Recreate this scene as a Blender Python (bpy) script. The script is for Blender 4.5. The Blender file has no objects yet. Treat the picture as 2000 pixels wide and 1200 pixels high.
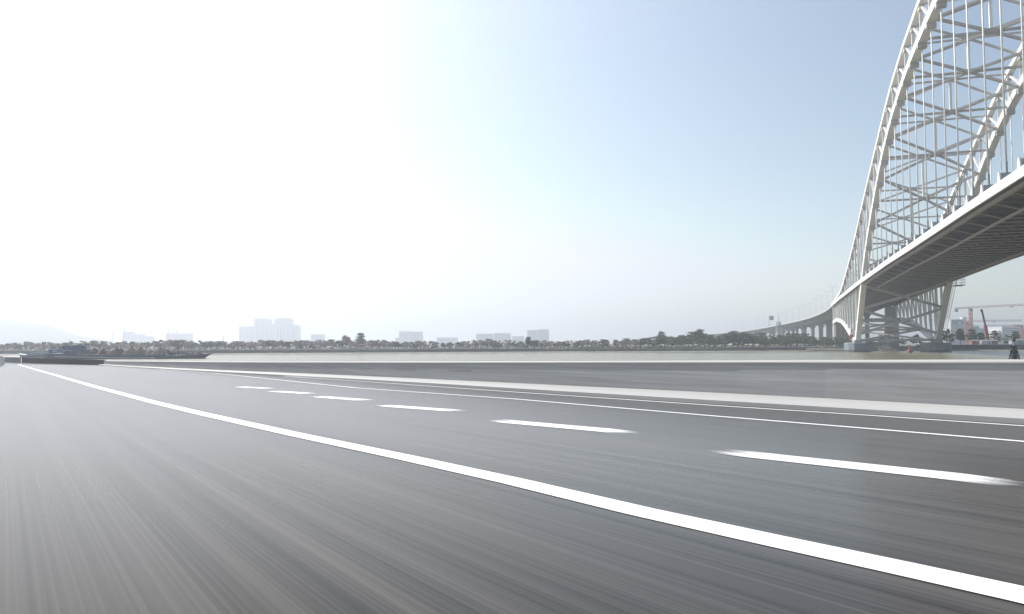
import bpy, bmesh, math, random
import numpy as np
from mathutils import Vector, Matrix

# ---------------------------------------------------------------- camera
HW = 4.15                                    # eye above the river
FPX, PIT, ROL = 1454.0, 0.0509, -0.0040
sc = bpy.context.scene
C = sc.collection
cp, sp, cr, sr = math.cos(PIT), math.sin(PIT), math.cos(ROL), math.sin(ROL)
cam = bpy.data.objects.new('camera', bpy.data.cameras.new('camera'))
cam.data.sensor_width = 36.0
cam.data.lens = FPX / 2000 * 36
cam.data.clip_start = 0.1
cam.data.clip_end = 30000
cam.matrix_world = Matrix(((cr, -sr, 0, 0), (-sr*sp, -cr*sp, -cp, 0), (sr*cp, cr*cp, -sp, HW), (0, 0, 0, 1)))
C.objects.link(cam)
sc.camera = cam

# ---------------------------------------------------------------- light
SUN_AZ, SUN_EL = math.radians(-41), math.radians(43)
SD = Vector((math.sin(SUN_AZ)*math.cos(SUN_EL), math.cos(SUN_AZ)*math.cos(SUN_EL), math.sin(SUN_EL)))
w = bpy.data.worlds.new('World'); sc.world = w; w.use_nodes = True
nt = w.node_tree; N = nt.nodes; L = nt.links
for n in list(N): N.remove(n)
out = N.new('ShaderNodeOutputWorld')
sky = N.new('ShaderNodeTexSky'); sky.sky_type = 'NISHITA'; sky.sun_disc = False
sky.sun_elevation = SUN_EL; sky.sun_rotation = SUN_AZ
sky.dust_density = 1.0; sky.air_density = 1.0; sky.ozone_density = 1.5
b1 = N.new('ShaderNodeBackground'); b1.inputs[1].default_value = 0.108
lim = N.new('ShaderNodeVectorMath'); lim.operation = 'MINIMUM'; lim.inputs[1].default_value = (5.1, 5.35, 5.5)
tint = N.new('ShaderNodeVectorMath'); tint.operation = 'MULTIPLY'; tint.inputs[1].default_value = (1.035, 0.985, 0.875)
L.new(sky.outputs[0], tint.inputs[0]); L.new(tint.outputs[0], lim.inputs[0]); L.new(lim.outputs[0], b1.inputs[0])
geo = N.new('ShaderNodeTexCoord')
nrm = N.new('ShaderNodeVectorMath'); nrm.operation = 'NORMALIZE'; L.new(geo.outputs['Generated'], nrm.inputs[0])
def M(op, a, b=None, c=None):
    m = N.new('ShaderNodeMath'); m.operation = op
    for i, v in enumerate((a, b, c)):
        if v is None: continue
        if isinstance(v, (int, float)): m.inputs[i].default_value = v
        else: L.new(v, m.inputs[i])
    return m.outputs[0]
dt = N.new('ShaderNodeVectorMath'); dt.operation = 'DOT_PRODUCT'
L.new(nrm.outputs[0], dt.inputs[0]); dt.inputs[1].default_value = SD
sep = N.new('ShaderNodeSeparateXYZ'); L.new(nrm.outputs[0], sep.inputs[0])
dpos = M('MAXIMUM', dt.outputs['Value'], 0.0)
g = M('ADD', M('MULTIPLY', M('POWER', dpos, 4.0), 0.24), M('MULTIPLY', M('POWER', dpos, 1.5), 0.14))
el = M('MAXIMUM', sep.outputs['Z'], 0.0)
hz = M('MULTIPLY', M('POWER', M('SUBTRACT', 1.0, el), 6.0), 0.19)
mr = N.new('ShaderNodeCombineColor')
dt2 = N.new('ShaderNodeVectorMath'); dt2.operation = 'DOT_PRODUCT'      # thick haze bank towards the left
L.new(nrm.outputs[0], dt2.inputs[0]); dt2.inputs[1].default_value = Vector((math.sin(-0.95)*.93, math.cos(-0.95)*.93, .36)).normalized()
tot = M('ADD', M('MULTIPLY', M('POWER', M('MAXIMUM', dt2.outputs['Value'], 0.0), 5.0), 0.10), M('ADD', g, hz))
L.new(M('MULTIPLY', tot, 0.97), mr.inputs[0]); L.new(M('MULTIPLY', tot, 1.0), mr.inputs[1]); L.new(M('MULTIPLY', tot, 1.02), mr.inputs[2])
b2 = N.new('ShaderNodeBackground'); b2.inputs[1].default_value = 1.0
L.new(mr.outputs[0], b2.inputs[0])
ad = N.new('ShaderNodeAddShader'); L.new(b1.outputs[0], ad.inputs[0]); L.new(b2.outputs[0], ad.inputs[1])
L.new(ad.outputs[0], out.inputs[0])
sun = bpy.data.objects.new('sun', bpy.data.lights.new('sun', 'SUN'))
sun.data.energy = 5.0; sun.data.angle = math.radians(0.5); sun.data.color = (1.0, 0.965, 0.91)
sun.rotation_euler = SD.to_track_quat('Z', 'Y').to_euler()
C.objects.link(sun)
sc.view_settings.view_transform = 'Standard'; sc.view_settings.look = 'None'
sc.view_settings.exposure = 0.4; sc.view_settings.gamma = 1.0
sc.cycles.max_bounces = 6; sc.cycles.volume_bounces = 1
sc.cycles.use_denoising = True

# ---------------------------------------------------------------- pixel helpers (2000 x 1200 photograph -> world)
def ray(px, py):
    x = (px-1000)/FPX; y = -(py-600)/FPX
    x, y = x*cr - y*sr, x*sr + y*cr
    return np.array([x, cp - y*sp, sp + y*cp])
def at(px, py, D):                           # point at forward depth D
    d = ray(px, py); t = D/d[1]
    return Vector((d[0]*t, D, HW + d[2]*t))
def xat(px, D): return at(px, 674, D).x
def zat(px, py, D): return at(px, py, D).z
def on_level(px, py, z):
    d = ray(px, py); t = (z-HW)/d[2]
    return Vector((d[0]*t, d[1]*t, z))

# road surface: one tilted plane that levels out far away
_n = np.cross(ray(0, 702), ray(2000, 703)); _n /= np.linalg.norm(_n)
if _n[2] < 0: _n = -_n
HE, ZMIN = 1.0, -3.25
def zroad(x, y):
    z = (-HE - _n[0]*x - _n[1]*y)/_n[2]
    k = 0.12; q = (z-ZMIN)/k
    z = ZMIN + k*(q if q > 30 else math.log1p(math.exp(q)))
    return HW + z
def on_road(px, py, up=0.0):
    d = ray(px, py); a, b = 0.5, 3000.0
    f = lambda t: HW + d[2]*t - zroad(d[0]*t, d[1]*t) - up
    if f(b) > 0: b = 400.0; return Vector((d[0]*b, d[1]*b, zroad(d[0]*b, d[1]*b)+up))
    for _ in range(60):
        m = (a+b)/2
        if f(m) > 0: a = m
        else: b = m
    t = (a+b)/2
    return Vector((d[0]*t, d[1]*t, HW + d[2]*t))
_d = ray(10, 702); RH = math.atan2(_d[0], _d[1])
RD = Vector((math.sin(RH), math.cos(RH), 0)); RE = Vector((math.cos(RH), -math.sin(RH), 0))   # along, to the right
def rp(a, e, up=0.0):
    p = RD*a + RE*e
    return Vector((p.x, p.y, zroad(p.x, p.y)+up))
def ae(p): return p.x*RD.x + p.y*RD.y, p.x*RE.x + p.y*RE.y

# ---------------------------------------------------------------- object helpers
def tag(o, label=None, cat=None, group=None, kind=None):
    if label: o['label'] = label
    if cat: o['category'] = cat
    if group: o['group'] = group
    if kind: o['kind'] = kind
    return o
def empty(name, loc, label, cat, group=None, rz=0.0):
    o = bpy.data.objects.new(name, None); C.objects.link(o)
    o.location = loc; o.rotation_euler = (0, 0, rz); o.empty_display_size = 0.5
    return tag(o, label, cat, group)
class MB:
    def __init__(s): s.v = []; s.f = []; s.mi = []
    def face(s, pts, m=0):
        b = len(s.v); s.v += [tuple(p) for p in pts]; s.f.append(tuple(range(b, b+len(pts)))); s.mi.append(m)
    def hexa(s, P, m=0):                     # 4 bottom pts + 4 top pts
        b = len(s.v); s.v += [tuple(p) for p in P]
        for q in ((3, 2, 1, 0), (4, 5, 6, 7), (0, 1, 5, 4), (1, 2, 6, 5), (2, 3, 7, 6), (3, 0, 4, 7)):
            s.f.append(tuple(b+i for i in q)); s.mi.append(m)
    def box(s, c, sz, m=0, rz=0.0):
        c = Vector(c); R = Matrix.Rotation(rz, 3, 'Z'); h = Vector(sz)*0.5
        P = [c + R @ Vector((x*h.x, y*h.y, z*h.z)) for z in (-1, 1) for x, y in ((-1, -1), (1, -1), (1, 1), (-1, 1))]
        s.hexa(P, m)
    def beam(s, p, q, wd, ht, side=None, m=0):
        p, q = Vector(p), Vector(q); d = (q-p).normalized()
        if side is None:
            side = d.cross(Vector((0, 0, 1)))
            if side.length < 1e-3: side = Vector((1, 0, 0))
        side = Vector(side); side = (side - d*side.dot(d)).normalized(); up = d.cross(side)
        a = side*wd/2; b = up*ht/2
        s.hexa([p-a-b, p+a-b, p+a+b, p-a+b, q-a-b, q+a-b, q+a+b, q-a+b], m)
    def tube(s, pts, r, n=8, m=0, r2=None, cap=True):
        pts = [Vector(p) for p in pts]; k = len(pts); b = len(s.v)
        for i, p in enumerate(pts):
            d = (pts[min(i+1, k-1)] - pts[max(i-1, 0)]).normalized()
            a = d.cross(Vector((0.01, 0.02, 1)));
            if a.length < 0.05: a = d.cross(Vector((1, 0, 0)))
            a.normalize(); c = d.cross(a)
            rr = r if r2 is None else r + (r2-r)*i/max(k-1, 1)
            for j in range(n):
                t = 2*math.pi*j/n
                s.v.append(tuple(p + a*math.cos(t)*rr + c*math.sin(t)*rr))
        for i in range(k-1):
            for j in range(n):
                s.f.append((b+i*n+j, b+i*n+(j+1) % n, b+(i+1)*n+(j+1) % n, b+(i+1)*n+j)); s.mi.append(m)
        if cap:
            s.f.append(tuple(b+j for j in range(n))[::-1]); s.mi.append(m)
            s.f.append(tuple(b+(k-1)*n+j for j in range(n))); s.mi.append(m)
    def loft(s, rings, m=0, closed=True, cap=True):
        b = len(s.v); n = len(rings[0])
        for r in rings: s.v += [tuple(p) for p in r]
        for i in range(len(rings)-1):
            for j in range(n if closed else n-1):
                s.f.append((b+i*n+j, b+i*n+(j+1) % n, b+(i+1)*n+(j+1) % n, b+(i+1)*n+j)); s.mi.append(m)
        if cap and closed:
            s.f.append(tuple(b+j for j in range(n))[::-1]); s.mi.append(m)
            e = b+(len(rings)-1)*n; s.f.append(tuple(e+j for j in range(n))); s.mi.append(m)
    def mesh(s, name, mats, org=(0, 0, 0), smooth=False):
        me = bpy.data.meshes.new(name); ox, oy, oz = org
        me.from_pydata([(x-ox, y-oy, z-oz) for x, y, z in s.v], [], s.f)
        for m in (mats if isinstance(mats, (list, tuple)) else [mats]): me.materials.append(m)
        if any(s.mi): me.polygons.foreach_set('material_index', s.mi)
        if smooth: me.polygons.foreach_set('use_smooth', [True]*len(s.f))
        me.update()
        bm = bmesh.new(); bm.from_mesh(me); bmesh.ops.recalc_face_normals(bm, faces=bm.faces[:]) if len(s.f) < 40000 and not getattr(s, 'keep', False) else None
        bm.to_mesh(me); bm.free()
        return me
    def build(s, name, mats, parent=None, smooth=False, org=None):
        """org None: vertices are in world space; the object's origin goes to the parent's or to the mesh's own foot"""
        if parent is not None:
            o3 = Vector(absloc(parent)) if org is None else Vector(org)
            me = s.mesh(name, mats, o3, smooth)
            o = bpy.data.objects.new(name, me); C.objects.link(o); o.parent = parent
        else:
            v = np.array(s.v); o3 = Vector(((v[:, 0].min()+v[:, 0].max())/2, (v[:, 1].min()+v[:, 1].max())/2, v[:, 2].min())) if org is None else Vector(org)
            me = s.mesh(name, mats, o3, smooth)
            o = bpy.data.objects.new(name, me); C.objects.link(o); o.location = o3
        return o
def absloc(o):
    p = Vector(o.location)
    while o.parent: o = o.parent; p += Vector(o.location)
    return p

# ---------------------------------------------------------------- materials
def mat(name, col, rough=0.6, metal=0.0, spec=0.5, noise=None, bump=None, col2=None, space='Object', stretch=None, rz=0.0, detail=4):
    m = bpy.data.materials.new(name); m.use_nodes = True
    t = m.node_tree; p = t.nodes['Principled BSDF']
    p.inputs['Base Color'].default_value = (*col, 1); p.inputs['Roughness'].default_value = rough
    p.inputs['Metallic'].default_value = metal; p.inputs['Specular IOR Level'].default_value = spec
    if noise or bump:
        tc = t.nodes.new('ShaderNodeTexCoord'); src = tc.outputs['Object']
        if space == 'World':
            g_ = t.nodes.new('ShaderNodeNewGeometry'); src = g_.outputs['Position']
        if stretch or rz:
            rt = t.nodes.new('ShaderNodeVectorRotate'); rt.rotation_type = 'Z_AXIS'; rt.inputs['Angle'].default_value = rz
            t.links.new(src, rt.inputs['Vector'])
            mp = t.nodes.new('ShaderNodeVectorMath'); mp.operation = 'MULTIPLY'; mp.inputs[1].default_value = stretch or (1, 1, 1)
            t.links.new(rt.outputs[0], mp.inputs[0]); src = mp.outputs[0]
    if noise:
        n = t.nodes.new('ShaderNodeTexNoise'); n.inputs['Scale'].default_value = noise; n.inputs['Detail'].default_value = detail
        t.links.new(src, n.inputs['Vector'])
        r = t.nodes.new('ShaderNodeValToRGB'); r.color_ramp.elements[0].position = 0.35; r.color_ramp.elements[1].position = 0.65
        r.color_ramp.elements[0].color = (*col, 1); r.color_ramp.elements[1].color = (*(col2 or tuple(c*0.75 for c in col)), 1)
        t.links.new(n.outputs['Fac'], r.inputs[0]); t.links.new(r.outputs[0], p.inputs['Base Color'])
    if bump:
        n = t.nodes.new('ShaderNodeTexNoise'); n.inputs['Scale'].default_value = bump[0]; n.inputs['Detail'].default_value = 3
        t.links.new(src, n.inputs['Vector'])
        b = t.nodes.new('ShaderNodeBump'); b.inputs['Strength'].default_value = bump[1]; b.inputs['Distance'].default_value = bump[2]
        t.links.new(n.outputs['Fac'], b.inputs['Height']); t.links.new(b.outputs[0], p.inputs['Normal'])
    return m

def streaked(name, c1, c2, rough, spec, sc1=(0.012, 5.0, 1), sc2=(0.05, 22.0, 1), speck=None, worn=None):
    """surface polished and stained along the direction of travel"""
    m = bpy.data.materials.new(name); m.use_nodes = True; t = m.node_tree; p = t.nodes['Principled BSDF']
    g_ = t.nodes.new('ShaderNodeNewGeometry')
    rt = t.nodes.new('ShaderNodeVectorRotate'); rt.rotation_type = 'Z_AXIS'; rt.inputs['Angle'].default_value = RH - math.pi/2
    t.links.new(g_.outputs['Position'], rt.inputs['Vector'])
    outs = []
    for k, s_ in enumerate((sc1, sc2, (0.03, 0.55, 1))):
        mp = t.nodes.new('ShaderNodeVectorMath'); mp.operation = 'MULTIPLY'; mp.inputs[1].default_value = s_
        t.links.new(rt.outputs[0], mp.inputs[0])
        n = t.nodes.new('ShaderNodeTexNoise'); n.inputs['Scale'].default_value = 1.0; n.inputs['Detail'].default_value = 4; n.inputs['Roughness'].default_value = 0.6
        n.noise_dimensions = '3D'; t.links.new(mp.outputs[0], n.inputs['Vector']); outs.append(n.outputs['Fac'])
    def mm(op, a, b, c=None):
        q = t.nodes.new('ShaderNodeMath'); q.operation = op
        for i, v in enumerate((a, b, c)):
            if v is None: continue
            if isinstance(v, (int, float)): q.inputs[i].default_value = v
            else: t.links.new(v, q.inputs[i])
        return q.outputs[0]
    fac = mm('ADD', mm('MULTIPLY', outs[0], 0.5), mm('ADD', mm('MULTIPLY', outs[1], 0.4), mm('MULTIPLY', outs[2], 0.3)))
    r = t.nodes.new('ShaderNodeValToRGB'); r.color_ramp.elements[0].position = 0.49; r.color_ramp.elements[1].position = 0.72
    r.color_ramp.elements[0].color = (*c1, 1); r.color_ramp.elements[1].color = (*c2, 1)
    t.links.new(fac, r.inputs[0]); t.links.new(r.outputs[0], p.inputs['Base Color'])
    rr = mm('ADD', mm('ADD', mm('MULTIPLY', outs[0], 0.20), mm('MULTIPLY', outs[1], 0.16)), rough-0.18); t.links.new(rr, p.inputs['Roughness'])
    p.inputs['Specular IOR Level'].default_value = spec
    return m

m_road = streaked('asphalt', (0.0090, 0.0070, 0.0062), (0.078, 0.069, 0.0655), 0.7, 0.02, (0.010, 5.5, 1), (0.035, 38.0, 1))
_p = m_road.node_tree.nodes['Principled BSDF']; _p.inputs['Sheen Weight'].default_value = 0.1; _p.inputs['Sheen Roughness'].default_value = 0.3
_p.inputs['Coat Weight'].default_value = 1.0; _p.inputs['Coat Roughness'].default_value = 0.20; _p.inputs['Coat IOR'].default_value = 1.14
m_paint = streaked('road_paint', (0.84, 0.84, 0.84), (0.90, 0.90, 0.90), 0.5, 0.5)
m_conc = streaked('barrier_concrete', (0.265, 0.266, 0.27), (0.375, 0.376, 0.38), 0.7, 0.35, (0.05, 1.5, 5), (0.2, 6, 14))
m_kerb = streaked('kerb_concrete', (0.37, 0.365, 0.36), (0.44, 0.435, 0.43), 0.7, 0.35)
m_shconc = streaked('shaded_concrete', (0.075, 0.073, 0.073), (0.12, 0.118, 0.116), 0.8, 0.3, (0.1, 0.5, 5), (0.3, 3, 9))  # shade of the barrier face turned from the sun, put into the colour
m_slot = mat('slot_stain', (0.25, 0.25, 0.26), 0.9)
m_earth = mat('earth', (0.16, 0.15, 0.11), 0.95, noise=0.4, col2=(0.09, 0.11, 0.06), space='World')
m_grassland = mat('grassland', (0.10, 0.12, 0.07), 0.95, noise=0.05, col2=(0.16, 0.15, 0.11), space='World')
m_white = mat('white_bridge_paint', (0.86, 0.85, 0.825), 0.45, noise=0.35, col2=(0.76, 0.745, 0.71), space='World', stretch=(1, 1, 0.25))
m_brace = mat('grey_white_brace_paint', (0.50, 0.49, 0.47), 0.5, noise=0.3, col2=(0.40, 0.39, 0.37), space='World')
m_rail = mat('inspection_rail_paint', (0.34, 0.32, 0.28), 0.6)
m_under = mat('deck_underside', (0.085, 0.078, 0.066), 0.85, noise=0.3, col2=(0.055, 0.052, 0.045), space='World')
m_ledge = mat('hanger_ledge_steel', (0.40, 0.43, 0.45), 0.6)
m_socket = mat('hanger_socket', (0.30, 0.31, 0.32), 0.5)
m_foot = mat('footing_concrete', (0.19, 0.245, 0.27), 0.8, noise=0.5, col2=(0.13, 0.175, 0.195), space='World', stretch=(1, 1, 3))
m_wet = mat('wet_tide_band', (0.07, 0.075, 0.07), 0.5)
m_pier = mat('pier_concrete', (0.36, 0.36, 0.34), 0.85, noise=0.4, col2=(0.28, 0.28, 0.27), space='World', stretch=(1, 1, 0.1))
m_via = mat('viaduct_concrete', (0.17, 0.185, 0.195), 0.85, noise=0.1, col2=(0.14, 0.155, 0.16), space='World')
m_viaw = mat('viaduct_parapet_paint', (0.46, 0.46, 0.45), 0.7)
m_steel = mat('galvanised_steel', (0.42, 0.44, 0.46), 0.5, 0.3)
m_red = mat('red_paint', (0.27, 0.045, 0.035), 0.5)
m_crane = mat('crane_paint', (0.40, 0.17, 0.13), 0.6)
m_craneg = mat('crane_grey', (0.25, 0.27, 0.30), 0.6)
m_dark = mat('dark_steel', (0.03, 0.035, 0.04), 0.5)
m_buoy = mat('buoy_green', (0.02, 0.05, 0.045), 0.45, noise=3, col2=(0.012, 0.025, 0.025))
m_bldg = mat('pale_building_wall', (0.62, 0.63, 0.65), 0.8)
m_bldg2 = mat('grey_building_wall', (0.42, 0.45, 0.48), 0.8)
m_win = mat('window_glass', (0.10, 0.16, 0.20), 0.2)
m_net = mat('scaffold_net', (0.16, 0.28, 0.27), 0.9)
m_wall = mat('river_wall_stone', (0.10, 0.115, 0.115), 0.9, noise=0.3, col2=(0.06, 0.07, 0.07), space='World', stretch=(1, 1, 3))
m_wallcap = mat('river_wall_cap', (0.42, 0.43, 0.42), 0.8)
m_shore = mat('shore_mud', (0.22, 0.21, 0.185), 0.9, noise=0.3, col2=(0.13, 0.125, 0.10), space='World')
m_rock = mat('revetment_rock', (0.36, 0.34, 0.30), 0.9, noise=0.8, col2=(0.20, 0.18, 0.16), space='World')
m_bark = mat('bark', (0.13, 0.115, 0.10), 0.9)
m_barkp = mat('pale_bark', (0.30, 0.29, 0.28), 0.9)
def leafmat(name, a, b):
    m = mat(name, a, 0.7, noise=0.9, col2=b, spec=0.2, detail=1)
    return m
m_lg = leafmat('leaf_green', (0.065, 0.092, 0.045), (0.115, 0.14, 0.07))
m_ld = leafmat('leaf_dark', (0.035, 0.055, 0.035), (0.06, 0.08, 0.045))
m_lm = leafmat('leaf_mauve', (0.40, 0.27, 0.29), (0.22, 0.21, 0.19))
m_lb = leafmat('leaf_brown', (0.14, 0.13, 0.08), (0.20, 0.17, 0.11))
m_bush = leafmat('bush_green', (0.06, 0.085, 0.035), (0.11, 0.12, 0.05))
m_hull = mat('hull_blue', (0.018, 0.045, 0.075), 0.5, noise=0.4, col2=(0.03, 0.06, 0.09), stretch=(1, 1, 1))
m_hullw = mat('hull_stripe', (0.6, 0.62, 0.62), 0.6)
m_cab = mat('deckhouse_blue', (0.03, 0.15, 0.32), 0.55)
m_cab2 = mat('deckhouse_slate', (0.015, 0.085, 0.19), 0.6)
m_boatw = mat('boat_white', (0.6, 0.62, 0.6), 0.6)
m_ore = mat('red_ore', (0.045, 0.016, 0.012), 0.95, noise=0.5, col2=(0.016, 0.010, 0.009))
m_ore2 = mat('red_ore_light', (0.075, 0.032, 0.024), 0.95, noise=0.5, col2=(0.035, 0.018, 0.015))
m_hill = mat('far_hill', (0.07, 0.10, 0.07), 0.95)

# water
m_water = bpy.data.materials.new('river_water'); m_water.use_nodes = True
t = m_water.node_tree; p = t.nodes['Principled BSDF']
p.inputs['Base Color'].default_value = (0.15, 0.135, 0.085, 1); p.inputs['Roughness'].default_value = 0.26; p.inputs['IOR'].default_value = 1.33
g_ = t.nodes.new('ShaderNodeNewGeometry')
prev = None
for s_, d_ in (((0.9, 0.45, 1), 0.12), ((0.16, 0.10, 1), 0.3), ((3.0, 2.0, 1), 0.02)):
    mp = t.nodes.new('ShaderNodeVectorMath'); mp.operation = 'MULTIPLY'; mp.inputs[1].default_value = s_
    t.links.new(g_.outputs['Position'], mp.inputs[0])
    n = t.nodes.new('ShaderNodeTexNoise'); n.inputs['Scale'].default_value = 1.0; n.inputs['Detail'].default_value = 3
    t.links.new(mp.outputs[0], n.inputs['Vector'])
    b = t.nodes.new('ShaderNodeBump'); b.inputs['Strength'].default_value = 1.0; b.inputs['Distance'].default_value = d_
    t.links.new(n.outputs['Fac'], b.inputs['Height'])
    if prev: t.links.new(prev, b.inputs['Normal'])
    prev = b.outputs[0]
t.links.new(prev, p.inputs['Normal'])

rnd = random.Random(7)

# ================================================================ SETTING
mb = MB()
mb.face([(-9000, -3000, 0), (9000, -3000, 0), (9000, 2500, 0), (-9000, 2500, 0)])
tag(mb.build('river', m_water), kind='structure')

# ---- far bank line
BW = [(-1200, 696), (-600, 695), (0, 694), (430, 692.5), (800, 690.5), (1100, 688.7), (1500, 687), (1640, 686.3), (1760, 685.6), (2000, 685), (2600, 684), (3400, 683)]
def lerp(tab, x):
    return float(np.interp(x, [a for a, b in tab], [b for a, b in tab]))
def bank(px, back=0.0):                       # plan position on / behind the waterline
    q = on_level(px, lerp(BW, px), 0.0)
    d = Vector((q.x, q.y, 0)).normalized()
    return Vector((q.x, q.y, 0)) + d*back
pxs = [a for a in range(-1200, 3401, 100)]
prof = [(0, -1.0, 0), (0.0, 0.05, 1), (6, 0.7, 1)]
mb = MB(); rings = []
for px in pxs:
    r = [bank(px, -4) + Vector((0, 0, -1.2)), bank(px, 0) + Vector((0, 0, 0.02)), bank(px, 7) + Vector((0, 0, 0.75)), bank(px, 7.4) + Vector((0, 0, 2.2)), bank(px, 60) + Vector((0, 0, 2.35)), bank(px, 9000) + Vector((0, 0, 3.0))]
    rings.append(r)
mb.loft(rings, closed=False); mb.mi = []
for i in range(len(rings)-1): mb.mi += [0, 0, 1, 1, 1]
tag(mb.build('far_bank', [m_shore, m_grassland]), kind='structure')

# river wall with a capping, in runs
def wall_run(x0, x1, zt, lab):
    mbw, mbc = MB(), MB()
    px = [x0 + (x1-x0)*i/12 for i in range(13)]
    R1, R2 = [], []
    for q in px:
        a, b = bank(q, 5.2), bank(q, 7.6)
        R1.append([a+Vector((0, 0, 0.3)), b+Vector((0, 0, 0.3)), b+Vector((0, 0, zt)), bank(q, 6.6)+Vector((0, 0, zt))])
        R2.append([bank(q, 6.3)+Vector((0, 0, zt+0.01)), bank(q, 8.2)+Vector((0, 0, zt+0.01)), bank(q, 8.2)+Vector((0, 0, zt+0.3)), bank(q, 6.3)+Vector((0, 0, zt+0.3))])
    mbw.loft(R1); mbc.loft(R2)
    c = bank((x0+x1)/2, 7)
    e = empty('river_wall', (c.x, c.y, 0.3), lab, 'river wall', 'river wall runs on the far bank')
    mbw.build('wall_face', m_wall, e); mbc.build('coping', m_wallcap, e)
wall_run(-900, 420, 2.0, 'pale hazy river wall on the far bank behind the ore barge')
wall_run(421, 1060, 2.0, 'long grey river wall on the far bank below the hazy towers')
wall_run(1061, 1400, 1.6, 'dark river wall below the green bushes left of the curved viaduct')
wall_run(1401, 1655, 2.3, 'dark river wall with pale coping below the curved viaduct')
wall_run(1790, 3000, 3.1, 'tall dark river wall right of the arch bridge footings')

# rocks
mb = MB(); mb.keep = True
for i in range(900):
    px = rnd.uniform(1575, 1800); bk = rnd.uniform(0.3, 5.2 if px < 1660 else 8)
    c = bank(px, bk); z = 0.1 + bk*0.28; s = rnd.uniform(0.25, 0.7)
    P = []
    for zz in (0, 1):
        for k in range(5):
            a = k*1.2566 + rnd.uniform(-.4, .4); rr = s*rnd.uniform(0.6, 1.1)*(1.0-0.45*zz)
            P.append((c.x+math.cos(a)*rr, c.y+math.sin(a)*rr, z+zz*s*rnd.uniform(0.5, 0.9)))
    b = len(mb.v); mb.v += P
    for k in range(5): mb.f.append((b+k, b+(k+1) % 5, b+5+(k+1) % 5, b+5+k)); mb.mi.append(0)
    mb.f.append((b+5, b+6, b+7, b+8, b+9)); mb.mi.append(0)
tag(mb.build('revetment_rocks', m_rock), 'pale broken rocks heaped along the shore under the bridge', 'rocks', kind='stuff')

# hill
mb = MB(); rr = []
for i in range(41):
    px = -700 + i*25; D = 2600
    prf = np.interp(px, [-700, -400, -150, 0, 60, 80, 110, 150, 190, 300], [640, 612, 620, 627, 628, 631, 643, 655, 664, 678])
    prf += 1.2*math.sin(i*1.7)+0.8*math.sin(i*0.63+1)
    top = max(zat(px, prf, D), 3.5)
    r = []
    for k in range(9):
        u = k/8; dd = D - 500 + 1000*u; zz = 3 + (top-3)*math.sin(math.pi*u)**0.8 * (1+0.05*math.sin(i*2+k*3)) if 0 < k < 8 else 1.0
        r.append(Vector((xat(px, dd), dd, zz)))
    rr.append(r)
mb.loft(rr, closed=False)
tag(mb.build('hill', m_hill, smooth=True), kind='structure')

# ---------------- near bank under the road
AMIN, AMAX = -60.0, 320.0
toe_px = [(200, 714.2), (400, 727.2), (700, 743.3), (1000, 763.5), (1400, 790), (2000, 829)]
toe = [ae(on_road(*q)) for q in toe_px]            # (along, right)
toe = toe[::-1]
lastm = (toe[0][1]-toe[1][1])/(toe[0][0]-toe[1][0])
toe = [(-60, toe[0][1] + lastm*(-60-toe[0][0])*0.25), (-20, toe[0][1] + lastm*(-20-toe[0][0])*0.5)] + toe
print('toe', toe)
dk0, dk1 = on_road(207, 713.3), on_road(42, 709.0)
lt1 = on_road(8, 707.7)
def edge_e(a):                                   # right edge of the carriageway
    return lerp(toe, a)
dk0ae, dk1ae, lt1ae = ae(dk0), ae(dk1), ae(lt1)
print('dark', dk0ae, dk1ae, lt1ae)
# outline of the carriageway on the right / far side, in (a, e)
far_edge = [(a, edge_e(a)) for a in (-60, -20, 0)] + [t_ for t_ in toe if t_[0] > 2] 
if far_edge[-1][0] < dk0ae[0]-1: far_edge.append(dk0ae)
A_ = np.array([-60, -40, -20, -10, -5, 0, 3, 6, 10, 15, 20, 30, 40, 50, 60, 70, 80, 90, 100, 110, 120, 130, 140, 150, 160, 175, 190, 210, 235, 260, 300])
# e limit at each a: toe until the dark wall, then along the dark and light walls
lim_tab = sorted(toe + [dk0ae, dk1ae, lt1ae, (lt1ae[0]+60, lt1ae[1]-25)])
mb = MB(); rings = []
for a in A_:
    em = lerp(lim_tab, a) + 0.05
    rings.append([rp(a, -26 + (em+26)*k/24.0) for k in range(25)])
mb.loft(rings, closed=False)
road = tag(mb.build('road', m_road, org=(0, 0, 0), smooth=True), kind='structure')
mb = MB(); rings = []
for a in A_:
    em = lerp(lim_tab, a)
    r = [rp(a, -400, -0.3), rp(a, -60, -0.06), rp(a, -26.5, -0.05)] + [rp(a, -26 + (em+24.6)*k/8, -0.05) for k in range(9)]
    q = rp(a, em+0.9, 0); q2 = rp(a, em+9, 0)
    r += [Vector((q.x, q.y, min(q.z-0.06, 9))), Vector((q2.x, q2.y, -1.5))]
    rings.append(r)
mb.loft(rings, closed=False)
tag(mb.build('near_bank', m_earth, org=(0, 0, 0)), kind='structure')

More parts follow.
